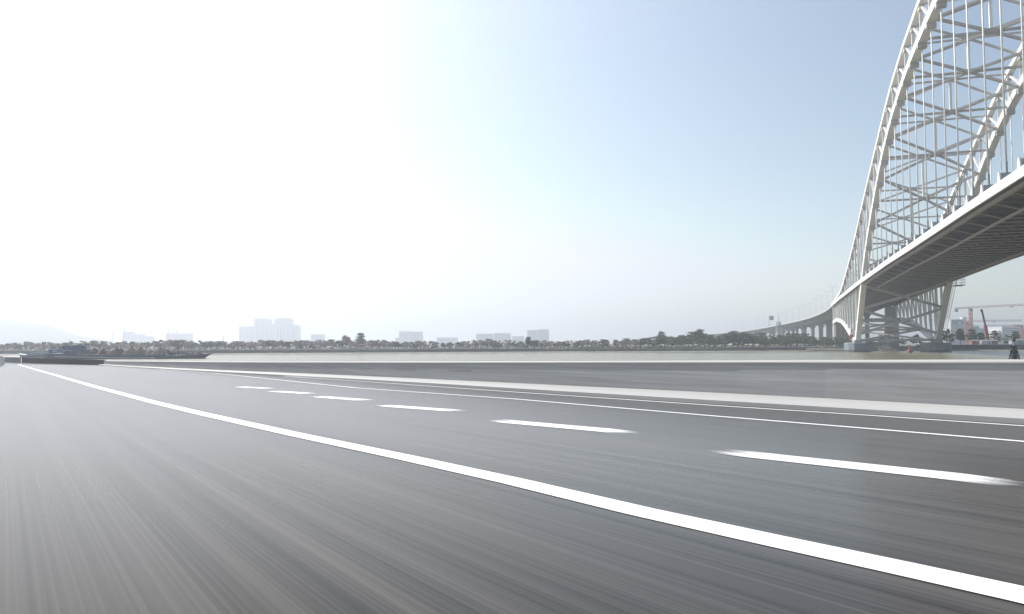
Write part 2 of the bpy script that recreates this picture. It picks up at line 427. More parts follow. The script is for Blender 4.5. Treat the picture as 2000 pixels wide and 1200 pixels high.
# ---------------- markings
def strip(pairs, name='lane_marking', lab=None, up=0.004):
    """pairs: list of (upper point, lower point) on the road; resampled along"""
    mb = MB(); R = []
    for (a0, a1), (b0, b1) in zip(pairs[:-1], pairs[1:]):
        n = max(2, int(abs(b0[0]-a0[0])/3)+1)
        for k in range(n):
            u = k/n
            R.append([rp(a0[0]+(b0[0]-a0[0])*u, a0[1]+(b0[1]-a0[1])*u, up), rp(a1[0]+(b1[0]-a1[0])*u, a1[1]+(b1[1]-a1[1])*u, up)])
    a0, a1 = pairs[-1]; R.append([rp(*a0, up), rp(*a1, up)])
    mb.loft(R, closed=False)
    o = mb.build(name, m_paint, org=(0, 0, 0)); tag(o, kind='structure')
    return o
def rae(px, py): return ae(on_road(px, py))
L1 = [(36, 710.6, 712.6), (96, 728, 731.2), (180, 751, 757), (300, 782, 790), (400, 805, 814.5), (580, 844, 855.5), (790, 886, 901.5), (1000, 930, 950), (1250, 987, 1012), (1500, 1040, 1069), (1750, 1092, 1125), (2000, 1144, 1183)]
mid, half = [], []
prs = []
for x, u, l in L1: prs.append((rae(x, u), rae(x, l)))
# sort by along, give equal along coordinate per pair: use centre line and width
cl = []
for a, b in prs: cl.append(((a[0]+b[0])/2, (a[1]+b[1])/2, abs(a[1]-b[1])))
def line_from_px(rows):
    r = []
    for x, u, l in rows:
        m_ = rae(x, (u+l)/2)
        a1_ = rae(x, u); a2_ = rae(x, l)
        # perpendicular half width on the ground from the vertical pixel extent
        r.append((m_[0], m_[1]))
    return r
c = line_from_px(L1)[::-1]
wdt = 0.27
pr = [((-40, c[0][1]+0.05+wdt/2), (-40, c[0][1]+0.05-wdt/2))] + [((a, e+wdt/2), (a, e-wdt/2)) for a, e in c]
strip(pr)
print('L1', c)
for rows in ([(700, 744.8), (1000, 765.8), (1400, 792.8), (1700, 812), (2000, 832.5)], [(420, 729.5), (700, 758.5), (1000, 779.3), (1400, 813.5), (1700, 838), (2000, 863)]):
    c = [rae(*q) for q in rows][::-1]
    sl = (c[0][1]-c[2][1])/(c[0][0]-c[2][0])
    c = [(-40, c[0][1]+sl*(-40-c[0][0])*0.4)] + c + ([(c[-1][0]+25, c[-1][1]+0.3)] if c[-1][0] < 60 else [])
    h_ = 0.06
    strip([((a, e+h_), (a, e-h_)) for a, e in c])
# dashes
ds = [(3.0, 6.9), (8.2, 11.4)]
def dash(p0, p1, wd, fr):                        # a worn dash: ends frayed by traffic into long streaks
    q0, q1 = rae(*p0), rae(*p1); rd = random.Random(int(p0[0])); mb = MB(); n_ = 14; fr = min(fr, 0.32*abs(q1[0]-q0[0]))
    (a0, e0), (a1, e1) = (q0, q1) if q0[0] < q1[0] else (q1, q0)
    for k in range(n_):
        o0, o1 = wd*(k/n_-.5), wd*((k+1)/n_-.5); u = abs((k+.5)/n_-.5)*2
        s0, s1 = a0 + fr*(u**2*.12+rd.uniform(-.12, .12)), a1 - fr*(u**2*.12+rd.uniform(-.12, .12))
        el_ = lambda a: e0+(e1-e0)*(a-a0)/(a1-a0)
        mb.face([rp(s0, el_(s0)+(o0+o1)/2, .004), rp(s0+fr*.5, el_(s0)+o0, .004), rp(s1-fr*.5, el_(s1)+o0, .004), rp(s1, el_(s1)+(o0+o1)/2, .004), rp(s1-fr*.5, el_(s1)+o1, .004), rp(s0+fr*.5, el_(s0)+o1, .004)])
    tag(mb.build('lane_marking', m_paint, org=(0, 0, 0)), kind='structure')
dash((1405, 880.5), (1990, 947), 0.46, 1.0)
dash((965, 820.5), (1235, 847), 0.46, 1.6)
dash((745, 791.5), (895, 804), 0.48, 2.0)
dash((618, 774.5), (718, 783), 0.5, 2.4)
dash((532, 764), (605, 769.5), 0.5, 2.8)
dash((468, 755.8), (525, 759.5), 0.5, 3)
for k, (a0, a1) in enumerate(((-5.5, -1.8), (-13, -9.3), (-20.5, -17))):
    strip([((a0, 7.0), (a0, 6.85)), ((a1, 7.0), (a1, 6.85))])

# ---------------- barriers
face_px = [(200, 711.8, 706.4), (400, 725, 709.2), (700, 734.8, 709.8), (1000, 750.2, 710.3), (1400, 768.5, 710.4), (2000, 803, 711.2)]
st = []
for (x, yb, ytp), tq in zip(face_px, toe_px):
    t_ = on_road(*tq)
    f_ = on_road(x, yb, 0.10)
    if x <= 400:
        a_, e_ = ae(t_); f_ = rp(a_+ (1.5 if x > 200 else 0), e_ + (1.6 if x > 200 else 0.8), 0.10)
    D = f_.y; dd = ray(x, ytp); s_ = f_.x*0
    # top of the face above the same plan distance
    rr_ = math.hypot(f_.x, f_.y)/math.hypot(dd[0], dd[1]); zt = HW + dd[2]*rr_
    st.append((t_, f_, zt)); print('barrier', x, ae(t_), ae(f_), round(zt-f_.z, 2))
sts = []
for t_, f_, zt in st[::-1]: sts.append((ae(t_), ae(f_), zt - zroad(f_.x, f_.y)))
t0, f0, h0 = sts[0]; t1_, f1_, h1_ = sts[1]
def ex(a, k=1.0):
    sl = (f0[1]-f1_[1])/(f0[0]-f1_[0]); 
    return ((a, lerp(toe, a)), (a, f0[1]+sl*(a-f0[0])*0.5), h0)
l_ = sts[-1]; sts = [ex(-60), ex(-20)] + sts + [((l_[0][0]+7, l_[0][1]+.1), (l_[1][0]+7, l_[1][1]+.1), l_[2])]
mbf, mbc, mbk = MB(), MB(), MB(); RF, RC, RK = [], [], []
def soft(a, X, Y):                             # smoothed course of the wall line
    k_ = min(14.0, 2 + abs(a)*0.35)
    return float(np.mean(np.interp(np.linspace(a-k_, a+k_, 21), X, Y)))
fa = [s_[1][0] for s_ in sts]; fe = [s_[1][1] for s_ in sts]; fh = [s_[2] for s_ in sts]
aa = sorted(set(list(np.arange(-60, fa[-1], 2.5)) + [fa[-1]]))
ta = [s_[0][0] for s_ in sts]; te = [s_[0][1] for s_ in sts]
for a in aa:
    e = soft(a, fa, fe); h = soft(a, fa, fh)
    e_t = min(soft(a, ta, te), e-0.5)
    RF.append([rp(a, e, -0.1), rp(a, e, h), rp(a, e+0.34, h), rp(a, e+0.42, -0.4)])
    RC.append([rp(a, e-0.02, h+0.002), rp(a, e-0.035, h+0.035), rp(a, e+0.02, h+0.07), rp(a, e+0.17, h+0.085), rp(a, e+0.32, h+0.07), rp(a, e+0.37, h+0.002)])
    RK.append([rp(a, e_t, -0.1), rp(a, e_t+0.015, 0.085), rp(a, e_t+0.05, 0.1), rp(a, e-0.003, 0.13), rp(a, e-0.003, -0.1)])
mbf.loft(RF); mbc.loft(RC); mbk.loft(RK)
e = empty('concrete_barrier', rp(20, 17.5), 'long grey concrete barrier with a white rounded top along the right road edge', 'barrier')
mbf.build('barrier_wall', m_conc, e); mbc.build('coping', m_kerb, e, smooth=True); mbk.build('kerb', m_kerb, e)
for x0, x1 in ((876, 920), (775, 812), (698, 728), (634, 660), (583, 607), (538, 560), (500, 518), (468, 484), (440, 454)):
    y = 690 + (115-(x0/2-300+0)*0)/3.333
    def fpt(px, py):
        d = ray(px, py); 
        lo, hi = 2.0, 400.0
        for _ in range(50):
            m_ = (lo+hi)/2; a_, e_ = d[0]*m_*RD.x+d[1]*m_*RD.y, d[0]*m_*RE.x+d[1]*m_*RE.y
            if e_ < soft(a_, fa, fe): lo = m_
            else: hi = m_
        return Vector((d[0]*lo, d[1]*lo, HW+d[2]*lo))
    y0 = 723 - (876-x0)*0.0195
    p0, p1 = fpt(x0, y0), fpt(x1, y0+0.8)
    mb = MB(); mb.beam(p0, p1, 0.012, 0.035, side=RE)
    mb.build('drain_slot', m_slot, e)

def wall_seg(p0, p1, y0t, y1t, x0, x1, m, lab, thick=0.35, capm=None):
    d0 = ray(x0, y0t); d1 = ray(x1, y1t)
    z0 = HW + d0[2]*math.hypot(p0.x, p0.y)/math.hypot(d0[0], d0[1]); z1 = HW + d1[2]*math.hypot(p1.x, p1.y)/math.hypot(d1[0], d1[1])
    mb = MB(); n = Vector((p0.x+p1.x, p0.y+p1.y, 0)).normalized()*thick
    R = []
    for k in range(9):
        u = k/8; q = p0.lerp(p1, u); z = z0+(z1-z0)*u; b = zroad(q.x, q.y)-0.2
        R.append([Vector((q.x, q.y, b)), Vector((q.x, q.y, z-0.05)), Vector((q.x+n.x*.15, q.y+n.y*.15, z)), Vector((q.x+n.x, q.y+n.y, z)), Vector((q.x+n.x, q.y+n.y, b))])
    mb.loft(R)
    c = p0.lerp(p1, .5)
    e = empty('concrete_barrier', (c.x, c.y, zroad(c.x, c.y)), lab, 'barrier')
    mb.build('barrier_wall', m, e)
    if capm:
        mb = MB(); R2 = [[r[0]+ (-n*0.08)+Vector((0, 0, 0)), r[1]-n*0.08, r[1]-n*0.02+Vector((0, 0, 0.02)), r[0]-n*0.02] for r in R]
    return e
wall_seg(dk0, dk1, 703.2, 698.8, 207, 42, m_shconc, 'shaded grey concrete barrier closing the road end in front of the barge')
wall_seg(on_road(41.0, 708.98), lt1, 698.4, 697.6, 41, 8, m_conc, 'short light grey barrier left of the shaded barrier at the road bend')
lb0, lb1 = on_road(8.5, 711.5), on_road(-90, 750)
wall_seg(lb0, lb1, 697.5, 672, 8.5, -90, m_white, 'white barrier end at the far left edge of the road')

# ================================================================ ARCH BRIDGE
BA = math.radians(18.244); BP = Vector((163.4, 344.0, 0)); WB = 35.4
BU = Vector((-math.sin(BA), -math.cos(BA), 0)); BN = Vector((math.cos(BA), -math.sin(BA), 0))
def B(s, t_, z): return BP + BU*s + BN*t_ + Vector((0, 0, z))
TT = [(-147.5, 29.6), (-93, 35.4), (-55, 46.2), (-20, 57.8), (8, 68.6), (35, 78.0), (64, 88.0), (86, 95.0), (112, 100.6), (137, 104.0), (168, 106.0)]
BT = [(-31, 6.0), (-24, 12.5), (-14, 22), (-2, 33.5), (12, 45.5), (26, 54), (38, 61.5), (50, 68), (62, 74.3), (74, 79.3), (86, 83.5), (98, 86.8), (110, 89.5), (122, 91.5), (134, 93), (146, 94.2), (158, 94.9), (168, 95.1)]
ST = [(-147.5, 18), (-124, 19.0), (-97, 17.0), (-80, 14.3), (-67, 11.6), (-55, 9.0), (-44, 6.8), (-34, 5.0)]
mirr = lambda s: s if s <= 168 else 336 - s
zt_ = lambda s: lerp(TT, mirr(s)); zb_ = lambda s: lerp(BT, mirr(s)); zs_ = lambda s: lerp(ST, mirr(s))
FT = [(-400, 24), (-147.5, 30.1), (-104, 31.6), (-9, 33.9), (74, 35.1), (120, 35.3), (185, 35.9), (240, 36), (345, 34), (483, 30)]
zf_ = lambda s: lerp(FT, s)
nodes = [4.5+12*k for k in range(-12, 40)]; nodes = [n for n in nodes if -147 < n < 483]
e_br = empty('arch_bridge', B(-31, 0, 0), 'huge white steel truss arch bridge crossing the river at the right', 'bridge')
TV = BN
def sweep(mb, pts, wt, hs, m=0):
    """box section swept through (s,t,z) points, section across t of width wt, depth hs in the s-z plane"""
    R = []
    k = len(pts)
    for i, (s, t_, z) in enumerate(pts):
        a = pts[max(i-1, 0)]; b = pts[min(i+1, k-1)]
        d = Vector((b[0]-a[0], b[2]-a[2])); d.normalize(); nn = Vector((-d.y, d.x))
        h = (hs[i] if isinstance(hs, (list, tuple)) else hs)/2
        R.append([B(s+nn.x*h*g1, t_+g2*wt/2, z+nn.y*h*g1) for g1, g2 in ((-1, -1), (-1, 1), (1, 1), (1, -1))])
    mb.loft(R, m)
for t_ in (0.0, WB):
    mb = MB()
    ss = [-31, -24, -14, -2] + [n for n in nodes if 4 < n < 334] + [338, 350, 360, 367]
    sweep(mb, [(s, t_, zb_(s)) for s in ss], 2.3, [4.0, 3.6, 3.2, 2.8] + [2.4]*(len(ss)-8) + [2.8, 3.2, 3.6, 4.0])
    rib = mb.build('arch_rib', m_white, e_br)
    mb = MB(); ss = [-147.5] + nodes + [483]
    sweep(mb, [(s, t_, zt_(s)) for s in ss], 1.9, 1.7)
    mb.build('top_chord', m_white, rib)
    for sg in (0, 1):
        mb = MB(); f = (lambda s: s) if sg == 0 else (lambda s: 336-s)
        sss = [-147.5, -135.5, -124, -110, -97, -88, -80, -67, -55, -44, -34]
        sweep(mb, [(f(s), t_, zs_(s)) for s in sss], 2.0, 1.9)
        mb.build('lower_side_chord', m_white, rib)
        mb = MB(); s = f(-147.0); mb.beam(B(s, t_, 17.2), B(s, t_, 29.8), 1.5, 1.6, side=BN); mb.build('end_post', m_white, rib)
    def low(s):
        return zb_(s) if -31 < s < 367 else zs_(s)
    # walkway rail on top of the lower chord
    mb = MB()
    for s0, s1 in zip(nodes[:-1], nodes[1:]):
        if 10 < s0 < 320:
            mb.beam(B(s0, t_-0.7, zb_(s0)+2.2), B(s1, t_-0.7, zb_(s1)+2.2), 0.25, 0.25)
    mb.build('catwalk_rail', m_brace, rib)
    for i, s in enumerate(nodes):
        if s > 330: continue
        mb = MB(); mb.beam(B(s, t_, low(s)+0.6), B(s, t_, zt_(s)-0.5), 0.95, 0.6, side=BN); mb.build('web_post', m_white, rib)
        s2 = nodes[i+1]
        if s < 168: q0, q1 = (s2, low(s2)+0.5), (s, zt_(s)-0.4)
        else: q0, q1 = (s, low(s)+0.5), (s2, zt_(s2)-0.4)
        if s < 168 and -31 < s2 and s < -31: q0 = (-27.5, 9.5)
        mb = MB(); mb.beam(B(q0[0], t_, q0[1]), B(q1[0], t_, q1[1]), 0.7, 0.55, side=BN); mb.build('web_diagonal', m_white, rib)
        if 10 < s < 325:
            mb = MB(); mb.box(B(s, t_, zb_(s)-1.9), (2.5, 1.5, 1.5), rz=-BA); mb.build('hanger_shoe', m_brace, rib)
        if s > -140:
            mb = MB(); mb.box(B(s+0.3, t_, zt_(s)-1.5), (1.45, 2.6, 1.5), rz=-BA); mb.build('gusset', m_brace, rib)
# cross bracing
def star(s, zf, post_to=None, th=0.8, name='cross_brace'):
    mb = MB(); c = B(s, WB/2, zf(s))
    for sg in (-1, 1):
        for t_ in (0, WB):
            mb.beam(B(s+12*sg, t_+(1 if t_ == 0 else -1), zf(s+12*sg)), c, th*0.8, th)
    for t_ in (0, WB): mb.beam(B(s, t_+(1 if t_ == 0 else -1), zf(s)), c, th*0.8, th*0.9)
    b = mb.build(name, m_brace, e_br)
    m2 = MB(); m2.box(c+Vector((0, 0, 0.05)), (4.2, 2.0, 1.25), rz=-BA); m2.build('brace_hub', m_brace, b)
    if post_to is not None:
        m3 = MB(); m3.beam(B(s, WB/2, post_to+0.5), B(s, WB/2, zf(s)-0.5), 0.8, 0.8, side=BN); m3.build('brace_post', m_white, b)
for j in range(0, 13):
    s = 16.5+24*j; star(s, lambda q: zb_(q))
for j in range(-5, 13):
    s = 16.5+24*j; star(s, lambda q: zt_(q), post_to=(zb_(s) if s > 10 else None), th=0.65)
# bracing between the legs
def xb(a, b, th=1.0):
    mb = MB(); o = 0.9
    mb.beam(B(a[0], o, a[1]), B(b[0], WB-o, b[1]), th*0.9, th); mb.beam(B(a[0]+0.4, WB-o, a[1]), B(b[0]+0.4, o, b[1]), th*0.9, th*0.97)
    mb.build('leg_brace', m_brace, e_br)
def strut(a, th=1.1):
    mb = MB(); mb.beam(B(a[0], 0.9, a[1]), B(a[0], WB-0.9, a[1]), th, th*0.95); mb.build('leg_strut', m_brace, e_br)
for f in ((lambda s: s), (lambda s: 336-s)):
    strut((f(-31.5), 5.8), 1.3)
    xb((f(-28), 9), (f(-16), 20.2), 1.2); xb((f(-15), 21), (f(-4), 31.0), 1.15)
    xb((f(-36), 5.5), (f(-67), 11.5)); strut((f(-67), 11.5)); xb((f(-67), 11.8), (f(-97), 17)); strut((f(-97), 17)); xb((f(-97), 17), (f(-124), 19)); strut((f(-124), 19))
# deck
SS = [-147.5 + 6*k for k in range(0, 106)]
mb = MB()
R = [[B(s, 1.35, zf_(s)-2.0), B(s, WB-1.35, zf_(s)-2.0), B(s, WB-1.35, zf_(s)-0.9), B(s, 1.35, zf_(s)-0.9)] for s in SS]
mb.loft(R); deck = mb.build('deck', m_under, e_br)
for t0_ in (-1.75, WB+1.4):
    mb = MB(); R = [[B(s, t0_, zf_(s)-1.95), B(s, t0_+0.35, zf_(s)-1.95), B(s, t0_+0.35, zf_(s)), B(s, t0_, zf_(s))] for s in SS]
    mb.loft(R)
    for s in SS[::2]:
        pass
    mb.build('fascia', m_white, deck)
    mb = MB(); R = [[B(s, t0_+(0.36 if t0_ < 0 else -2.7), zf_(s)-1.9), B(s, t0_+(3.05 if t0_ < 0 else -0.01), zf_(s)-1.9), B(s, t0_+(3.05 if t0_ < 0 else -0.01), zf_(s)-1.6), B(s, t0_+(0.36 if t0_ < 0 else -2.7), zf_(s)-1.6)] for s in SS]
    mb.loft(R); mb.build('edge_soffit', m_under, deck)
for k, s in enumerate(SS):
    if s > 330: break
    mb = MB(); z = zf_(s)
    sec = [(1.5, z-2.02), (1.5, z-2.45), (6.5, z-3.35), (WB-6.5, z-3.35), (WB-1.5, z-2.45), (WB-1.5, z-2.02)]
    mb.loft([[B(s, a, b) for a, b in sec], [B(s+0.55, a, b) for a, b in sec]])
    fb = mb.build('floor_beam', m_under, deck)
    mb = MB(); mb.loft([[B(s-0.25, 6.4, z-3.37), B(s+0.8, 6.4, z-3.37), B(s+0.8, WB-6.4, z-3.37), B(s-0.25, WB-6.4, z-3.37)], [B(s-0.25, 6.4, z-3.45), B(s+0.8, 6.4, z-3.45), B(s+0.8, WB-6.4, z-3.45), B(s-0.25, WB-6.4, z-3.45)]]); mb.build('flange', m_rail, fb)
for t_ in (6.0, 12, 18, 24, WB-6.0):
    mb = MB(); io = t_ in (6.0, WB-6.0)
    s_1 = 4 if io else -147
    for s0, s1 in zip(SS[:-1], SS[1:]):
        if s0 < s_1 - 20: continue
        off = 4.05 if io else 3.5
        R = [[B(q, t_-.28, zf_(q)-off), B(q, t_+.28, zf_(q)-off), B(q, t_+.28, zf_(q)-off+0.5), B(q, t_-.28, zf_(q)-off+0.5)] for q in (s0, s1)]
        mb.loft(R, cap=False)
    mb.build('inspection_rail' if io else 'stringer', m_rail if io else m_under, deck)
for t_ in (0.2, WB-0.2):
    mb = MB(); R = [[B(q, t_-.5, zf_(q)-2.5), B(q, t_+.5, zf_(q)-2.5), B(q, t_+.5, zf_(q)-1.96), B(q, t_-.5, zf_(q)-1.96)] for q in SS]
    mb.loft(R); mb.build('edge_rail', m_rail, deck)
for s in nodes:
    if s > 330 or s < -10: continue
    z = zf_(s); pts = []
    for k in range(9):
        u = k/8; pts.append(B(s, 0.6+6.4*u, z-2.35-1.45*(0.5-0.5*math.cos(math.pi*u))))
    mb = MB(); mb.tube(pts, 0.16, 6); mb.build('edge_bracket', m_rail, deck, smooth=True)
for side, t_, sg in ((0, 0.0, -1), (1, WB, 1)):
    for s in nodes:
        if s > 330 or s < 4: continue
        z = zf_(s)
        mb = MB(); ta_, tb_ = t_+sg*1.42, t_+sg*1.12
        q = [(s-1.1, z-0.2), (s+0.8, z-0.2), (s+0.35, z+2.1), (s-0.45, z+2.1)]
        mb.loft([[B(a, ta_, b) for a, b in q], [B(a, tb_, b) for a, b in q]]); an = mb.build('hanger_anchor', m_white, deck)
        mb = MB(); q = [(s-0.35, z+0.5), (s+0.3, z+0.5), (s+0.55, z+1.85), (s-0.6, z+1.85)]
        mb.loft([[B(a, t_+sg*1.11, b) for a, b in q], [B(a, t_-sg*1.5, b) for a, b in q]]); mb.build('anchor_ledge', m_ledge, an)
        zt2 = zb_(s) - 1.2
        if zt2 - z > 4:
            mb = MB(); mb.tube([B(s, t_, z+1.9), B(s, t_, zt2)], 0.17, 6); hg = mb.build('hanger', m_white, e_br, smooth=True)
            mb = MB(); mb.tube([B(s, t_, z+1.86), B(s, t_, z+4.2)], 0.23, 6); mb.build('hanger_socket', m_socket, hg)
# railing of the footway
mb = MB()
for s0, s1 in zip(SS[:-1], SS[1:]):
    for t_ in (2.2, WB-2.2):
        mb.beam(B(s0, t_, zf_(s0)+0.25), B(s1, t_, zf_(s1)+0.25), 0.07, 0.07); mb.beam(B(s0, t_, zf_(s0)-0.95), B(s0, t_, zf_(s0)+0.25), 0.07, 0.07)
mb.build('deck_railing', m_white, deck)
# footings
for s0, sg in ((-31, 1), (367, -1)):
    for t_ in (0.0, WB):
        mb = MB(); ft = []
        q = [(-18, -3.4), (-15, -4.8), (6, -4.8), (9.5, -2.6), (9.5, 2.6), (6, 4.8), (-15, 4.8), (-18, 3.4)]
        R = [[B(s0+sg*a, t_+b, z) for a, b in q] for z in (-2, 0.9)]; mb.loft(R, 1)
        q2 = [(a*1.0, b*1.0) for a, b in q]
        R = [[B(s0+sg*a*1.012, t_+b*1.012, z) for a, b in q] for z in (0.9, 4.3)]; R.append([B(s0+sg*a*0.97, t_+b*0.96, 4.6) for a, b in q]); mb.loft(R, 0)
        fo = mb.build('footing', [m_foot, m_wet], e_br)
        mb = MB(); mb.box(B(s0-2*sg, t_, 5.2), (3.6, 9, 1.3), rz=-BA); mb.build('bearing_block', m_pier, fo)
# ladder and platform on the right leg
mb = MB()
for k in range(34):
    u = k/33; s = -27 + 25*u; z = 8 + 25*u
    if k: mb.beam(B(s+1.6, WB+1.5, z), B(s+1.6, WB+2.5, z), 0.1, 0.1)
for dt_ in (1.5, 2.5): mb.beam(B(-25.4, WB+dt_, 8), B(-0.4, WB+dt_, 33), 0.14, 0.14)
mb.build('access_ladder', m_socket, e_br)
mb = MB()
for z in (30.0, 31.2, 32.4, 33.6):
    for a, b in (((-4, 0.8), (-4, 4.8)), ((2.5, 0.8), (2.5, 4.8)), ((-4, 4.8), (2.5, 4.8))):
        mb.beam(B(a[0], WB+a[1], z), B(b[0], WB+b[1], z), 0.12, 0.12)
for a in ((-4, 4.8), (2.5, 4.8), (-0.8, 4.8), (-4, 1.2), (2.5, 1.2)): mb.beam(B(a[0], WB+a[1], 29.9), B(a[0], WB+a[1], 35.5), 0.12, 0.12)
mb.box(B(-0.7, WB+2.8, 29.85), (4.2, 6.6, 0.15), rz=-BA)
mb.build('service_platform', m_socket, e_br)
# end piers
for t0_, t1_e in ((-0.6, 7.2), (WB-5.6, WB+1.8)):
    mb = MB()
    q = []
    n_ = 3; wv = (t1_e-t0_)
    front = []
    for k in range(n_+1):
        tt = t0_ + wv*k/n_
        if 0 < k < n_: front += [(-143.0, tt-0.25), (-144.0, tt-0.2), (-144.0, tt+0.2), (-143.0, tt+0.25)]
    q = [(-144.2, t0_), (-143.0, t0_+0.9)] + front + [(-143.0, t1_e-0.9), (-144.2, t1_e), (-152, t1_e), (-152, t0_)]
    mb.loft([[B(a, b, z) for a, b in q] for z in (1.5, 17.2)])
    c_ = B(-148, (t0_+t1_e)/2, 0)
    o = mb.build('end_pier', m_pier, e_br)
    mb = MB(); mb.loft([[B(a, b, z) for a, b in ((-144.6, t0_+0.5), (-144.6, t1_e-0.5), (-151.5, t1_e-0.5), (-151.5, t0_+0.5))] for z in (17.21, 27.5)]); mb.build('pier_head', m_pier, o)

# red channel beacons on the footings
def beacon(s, t_, lab):
    c = B(s, t_, 4.62); e = empty('navigation_beacon', c, lab, 'beacon', 'red beacons on the bridge footings')
    mb = MB()
    for z0, z1, w0, w1 in ((0, 5.2, 1.1, 0.45),):
        P = lambda w_, z: [c+Vector((x*w_, y*w_, z)) for x, y in ((-1, -1), (1, -1), (1, 1), (-1, 1))]
        a, b = P(w0, 0), P(w1, z1)
        for i in range(4): mb.beam(a[i], b[i], 0.2, 0.2)
        for k in range(1, 5):
            u = k/5; wq = w0+(w1-w0)*u; r = P(wq, z1*u); r0 = P(w0+(w1-w0)*(u-0.2), z1*(u-0.2))
            for i in range(4): mb.beam(r[i], r[(i+1) % 4], 0.14, 0.14); mb.beam(r0[i], r[(i+1) % 4], 0.12, 0.12)
    mb.build('lattice_tower', m_red, e)
    mb = MB(); mb.box(c+Vector((0, 0, 3.1)), (1.7, 0.15, 2.2)); mb.build('day_board', m_red, e)
    mb = MB(); mb.tube([c+Vector((0, 0, 5.2)), c+Vector((0, 0, 5.4)), c+Vector((0, 0, 6.2)), c+Vector((0, 0, 6.6))], 0.4, 8, r2=0.15); mb.build('lantern', m_dark, e)
beacon(-44, -1.2, 'red lattice navigation beacon on the left bridge footing')
beacon(-38, WB+1.5, 'red lattice navigation beacon on the right bridge footing')

# ================================================================ APPROACH VIADUCT
VP = [(1629.5, 592.5, 490), (1609, 606.7, 545), (1582.6, 618.3, 625), (1559, 625, 700), (1523.6, 633, 800), (1483, 640.8, 900), (1443, 647, 1000), (1393, 651.5, 1120), (1350, 655.5, 1240), (1290, 659.5, 1400)]
vpts = [at(*q) for q in VP]
sv = vpts[0]; st0 = B(-149, -0.5, zf_(-147.5)); vpts[0] = st0
# resample smooth (catmull-rom)
def catmull(P, n):
    P = [P[0]*2-P[1]] + P + [P[-1]*2-P[-2]]; o = []
    for i in range(1, len(P)-2):
        for k in range(n):
            u = k/n; a, b, c_, d = P[i-1], P[i], P[i+1], P[i+2]
            o.append(0.5*((2*b) + (c_-a)*u + (2*a-5*b+4*c_-d)*u*u + (3*b-a-3*c_+d)*u**3))
    o.append(P[-2]); return o
vp = catmull(vpts, 6)
print('viaduct z', [round(v.z, 1) for v in vpts])
e_v = empty('approach_viaduct', (vp[0].x, vp[0].y, 1.5), 'long curved grey concrete viaduct sloping down to the left from the arch bridge', 'viaduct')
def vf(i):
    a, b = vp[max(i-1, 0)], vp[min(i+1, len(vp)-1)]; d = Vector((b.x-a.x, b.y-a.y, 0)).normalized()
    return vp[i], d, Vector((d.y, -d.x, 0))
VW = 34.0
mb, mc = MB(), MB(); R, R1, R2 = [], [], []
for i in range(len(vp)):
    q, d, n = vf(i); Z = lambda t_, z: q + n*t_ + Vector((0, 0, z))
    R.append([Z(0.1, -1.05), Z(0.2, -1.5), Z(6, -2.1), Z(9, -4.3), Z(25, -4.3), Z(28, -2.1), Z(VW-.2, -1.5), Z(VW-.1, -1.05)])
    R1.append([Z(0, -1.4), Z(0, 0), Z(0.35, 0), Z(0.35, -1.04), Z(0.08, -1.04), Z(0.08, -1.4)])
    R2.append([Z(VW-.35, -1.04), Z(VW-.35, 0), Z(VW, 0), Z(VW, -1.4), Z(VW-.08, -1.4), Z(VW-.08, -1.04)])
mb.loft(R); vd = mb.build('viaduct_deck', m_via, e_v)
mc.loft(R1); mc.build('parapet', m_viaw, vd); mc = MB(); mc.loft(R2); mc.build('parapet', m_viaw, vd)
acc = 0; last = vp[0]; nextp = 34
marks = []
for i in range(1, len(vp)):
    seg = (Vector((vp[i].x, vp[i].y))-Vector((vp[i-1].x, vp[i-1].y))).length
    while acc + seg >= nextp:
        u = (nextp-acc)/seg; _, d, n = vf(i); marks.append((vp[i-1].lerp(vp[i], u), d, n)); nextp += 42
    acc += seg
for q, d, n in marks[:26]:
    for t_, fl in ((9.5, -1), (24.5, 1)):
        mb = MB(); zt2 = q.z-4.32; rings = []
        for z, w0 in ((1.8, 1.2), (zt2-5.0, 1.2), (zt2-3.2, 1.4), (zt2-1.6, 2.0), (zt2-0.5, 3.2), (zt2, 3.7)):
            z = max(z, 1.8)
            rings.append([q*1 + n*(t_+a*w0) + d*b*1.0 + Vector((0, 0, z-q.z)) for a, b in ((-1, -1), (1, -1), (1, 1), (-1, 1))])
        mb.loft(rings); mb.build('viaduct_column', m_via, e_v)
# lamps on the viaduct
first = None
def lamp_mesh():
    m1 = MB(); m1.tube([(0, 0, 0), (0, 0, 13)], 0.08, 6, r2=0.05)
    m2 = MB()
    for sg in (-1, 1): m2.tube([(0, 0, 12.4), (sg*1.0, 0, 13.2), (sg*2.4, 0, 13.4)], 0.07, 5)
    m3 = MB(); m3.box((2.6, 0, 13.36), (1.0, 0.35, 0.16)); m4 = MB(); m4.box((-2.6, 0, 13.36), (1.0, 0.35, 0.16))
    return [('pole', m1.mesh('pole', m_steel)), ('arm', m2.mesh('arm', m_steel)), ('lamp_head', m3.mesh('lamp_head', m_steel)), ('lamp_head', m4.mesh('lamp_head', m_steel))]
LM = lamp_mesh()
def put(parts, name, loc, rz, scale, label, cat, group):
    e = empty(name, loc, label, cat, group, rz); e.scale = (scale,)*3
    for nm, me in parts:
        o = bpy.data.objects.new(nm, me); C.objects.link(o); o.parent = e
    return e
acc = 0; nextp = 6; lm = []
for i in range(1, len(vp)):
    seg = (Vector((vp[i].x, vp[i].y))-Vector((vp[i-1].x, vp[i-1].y))).length
    while acc + seg >= nextp:
        u = (nextp-acc)/seg; _, d, n = vf(i); lm.append((vp[i-1].lerp(vp[i], u), d, n)); nextp += 36
    acc += seg
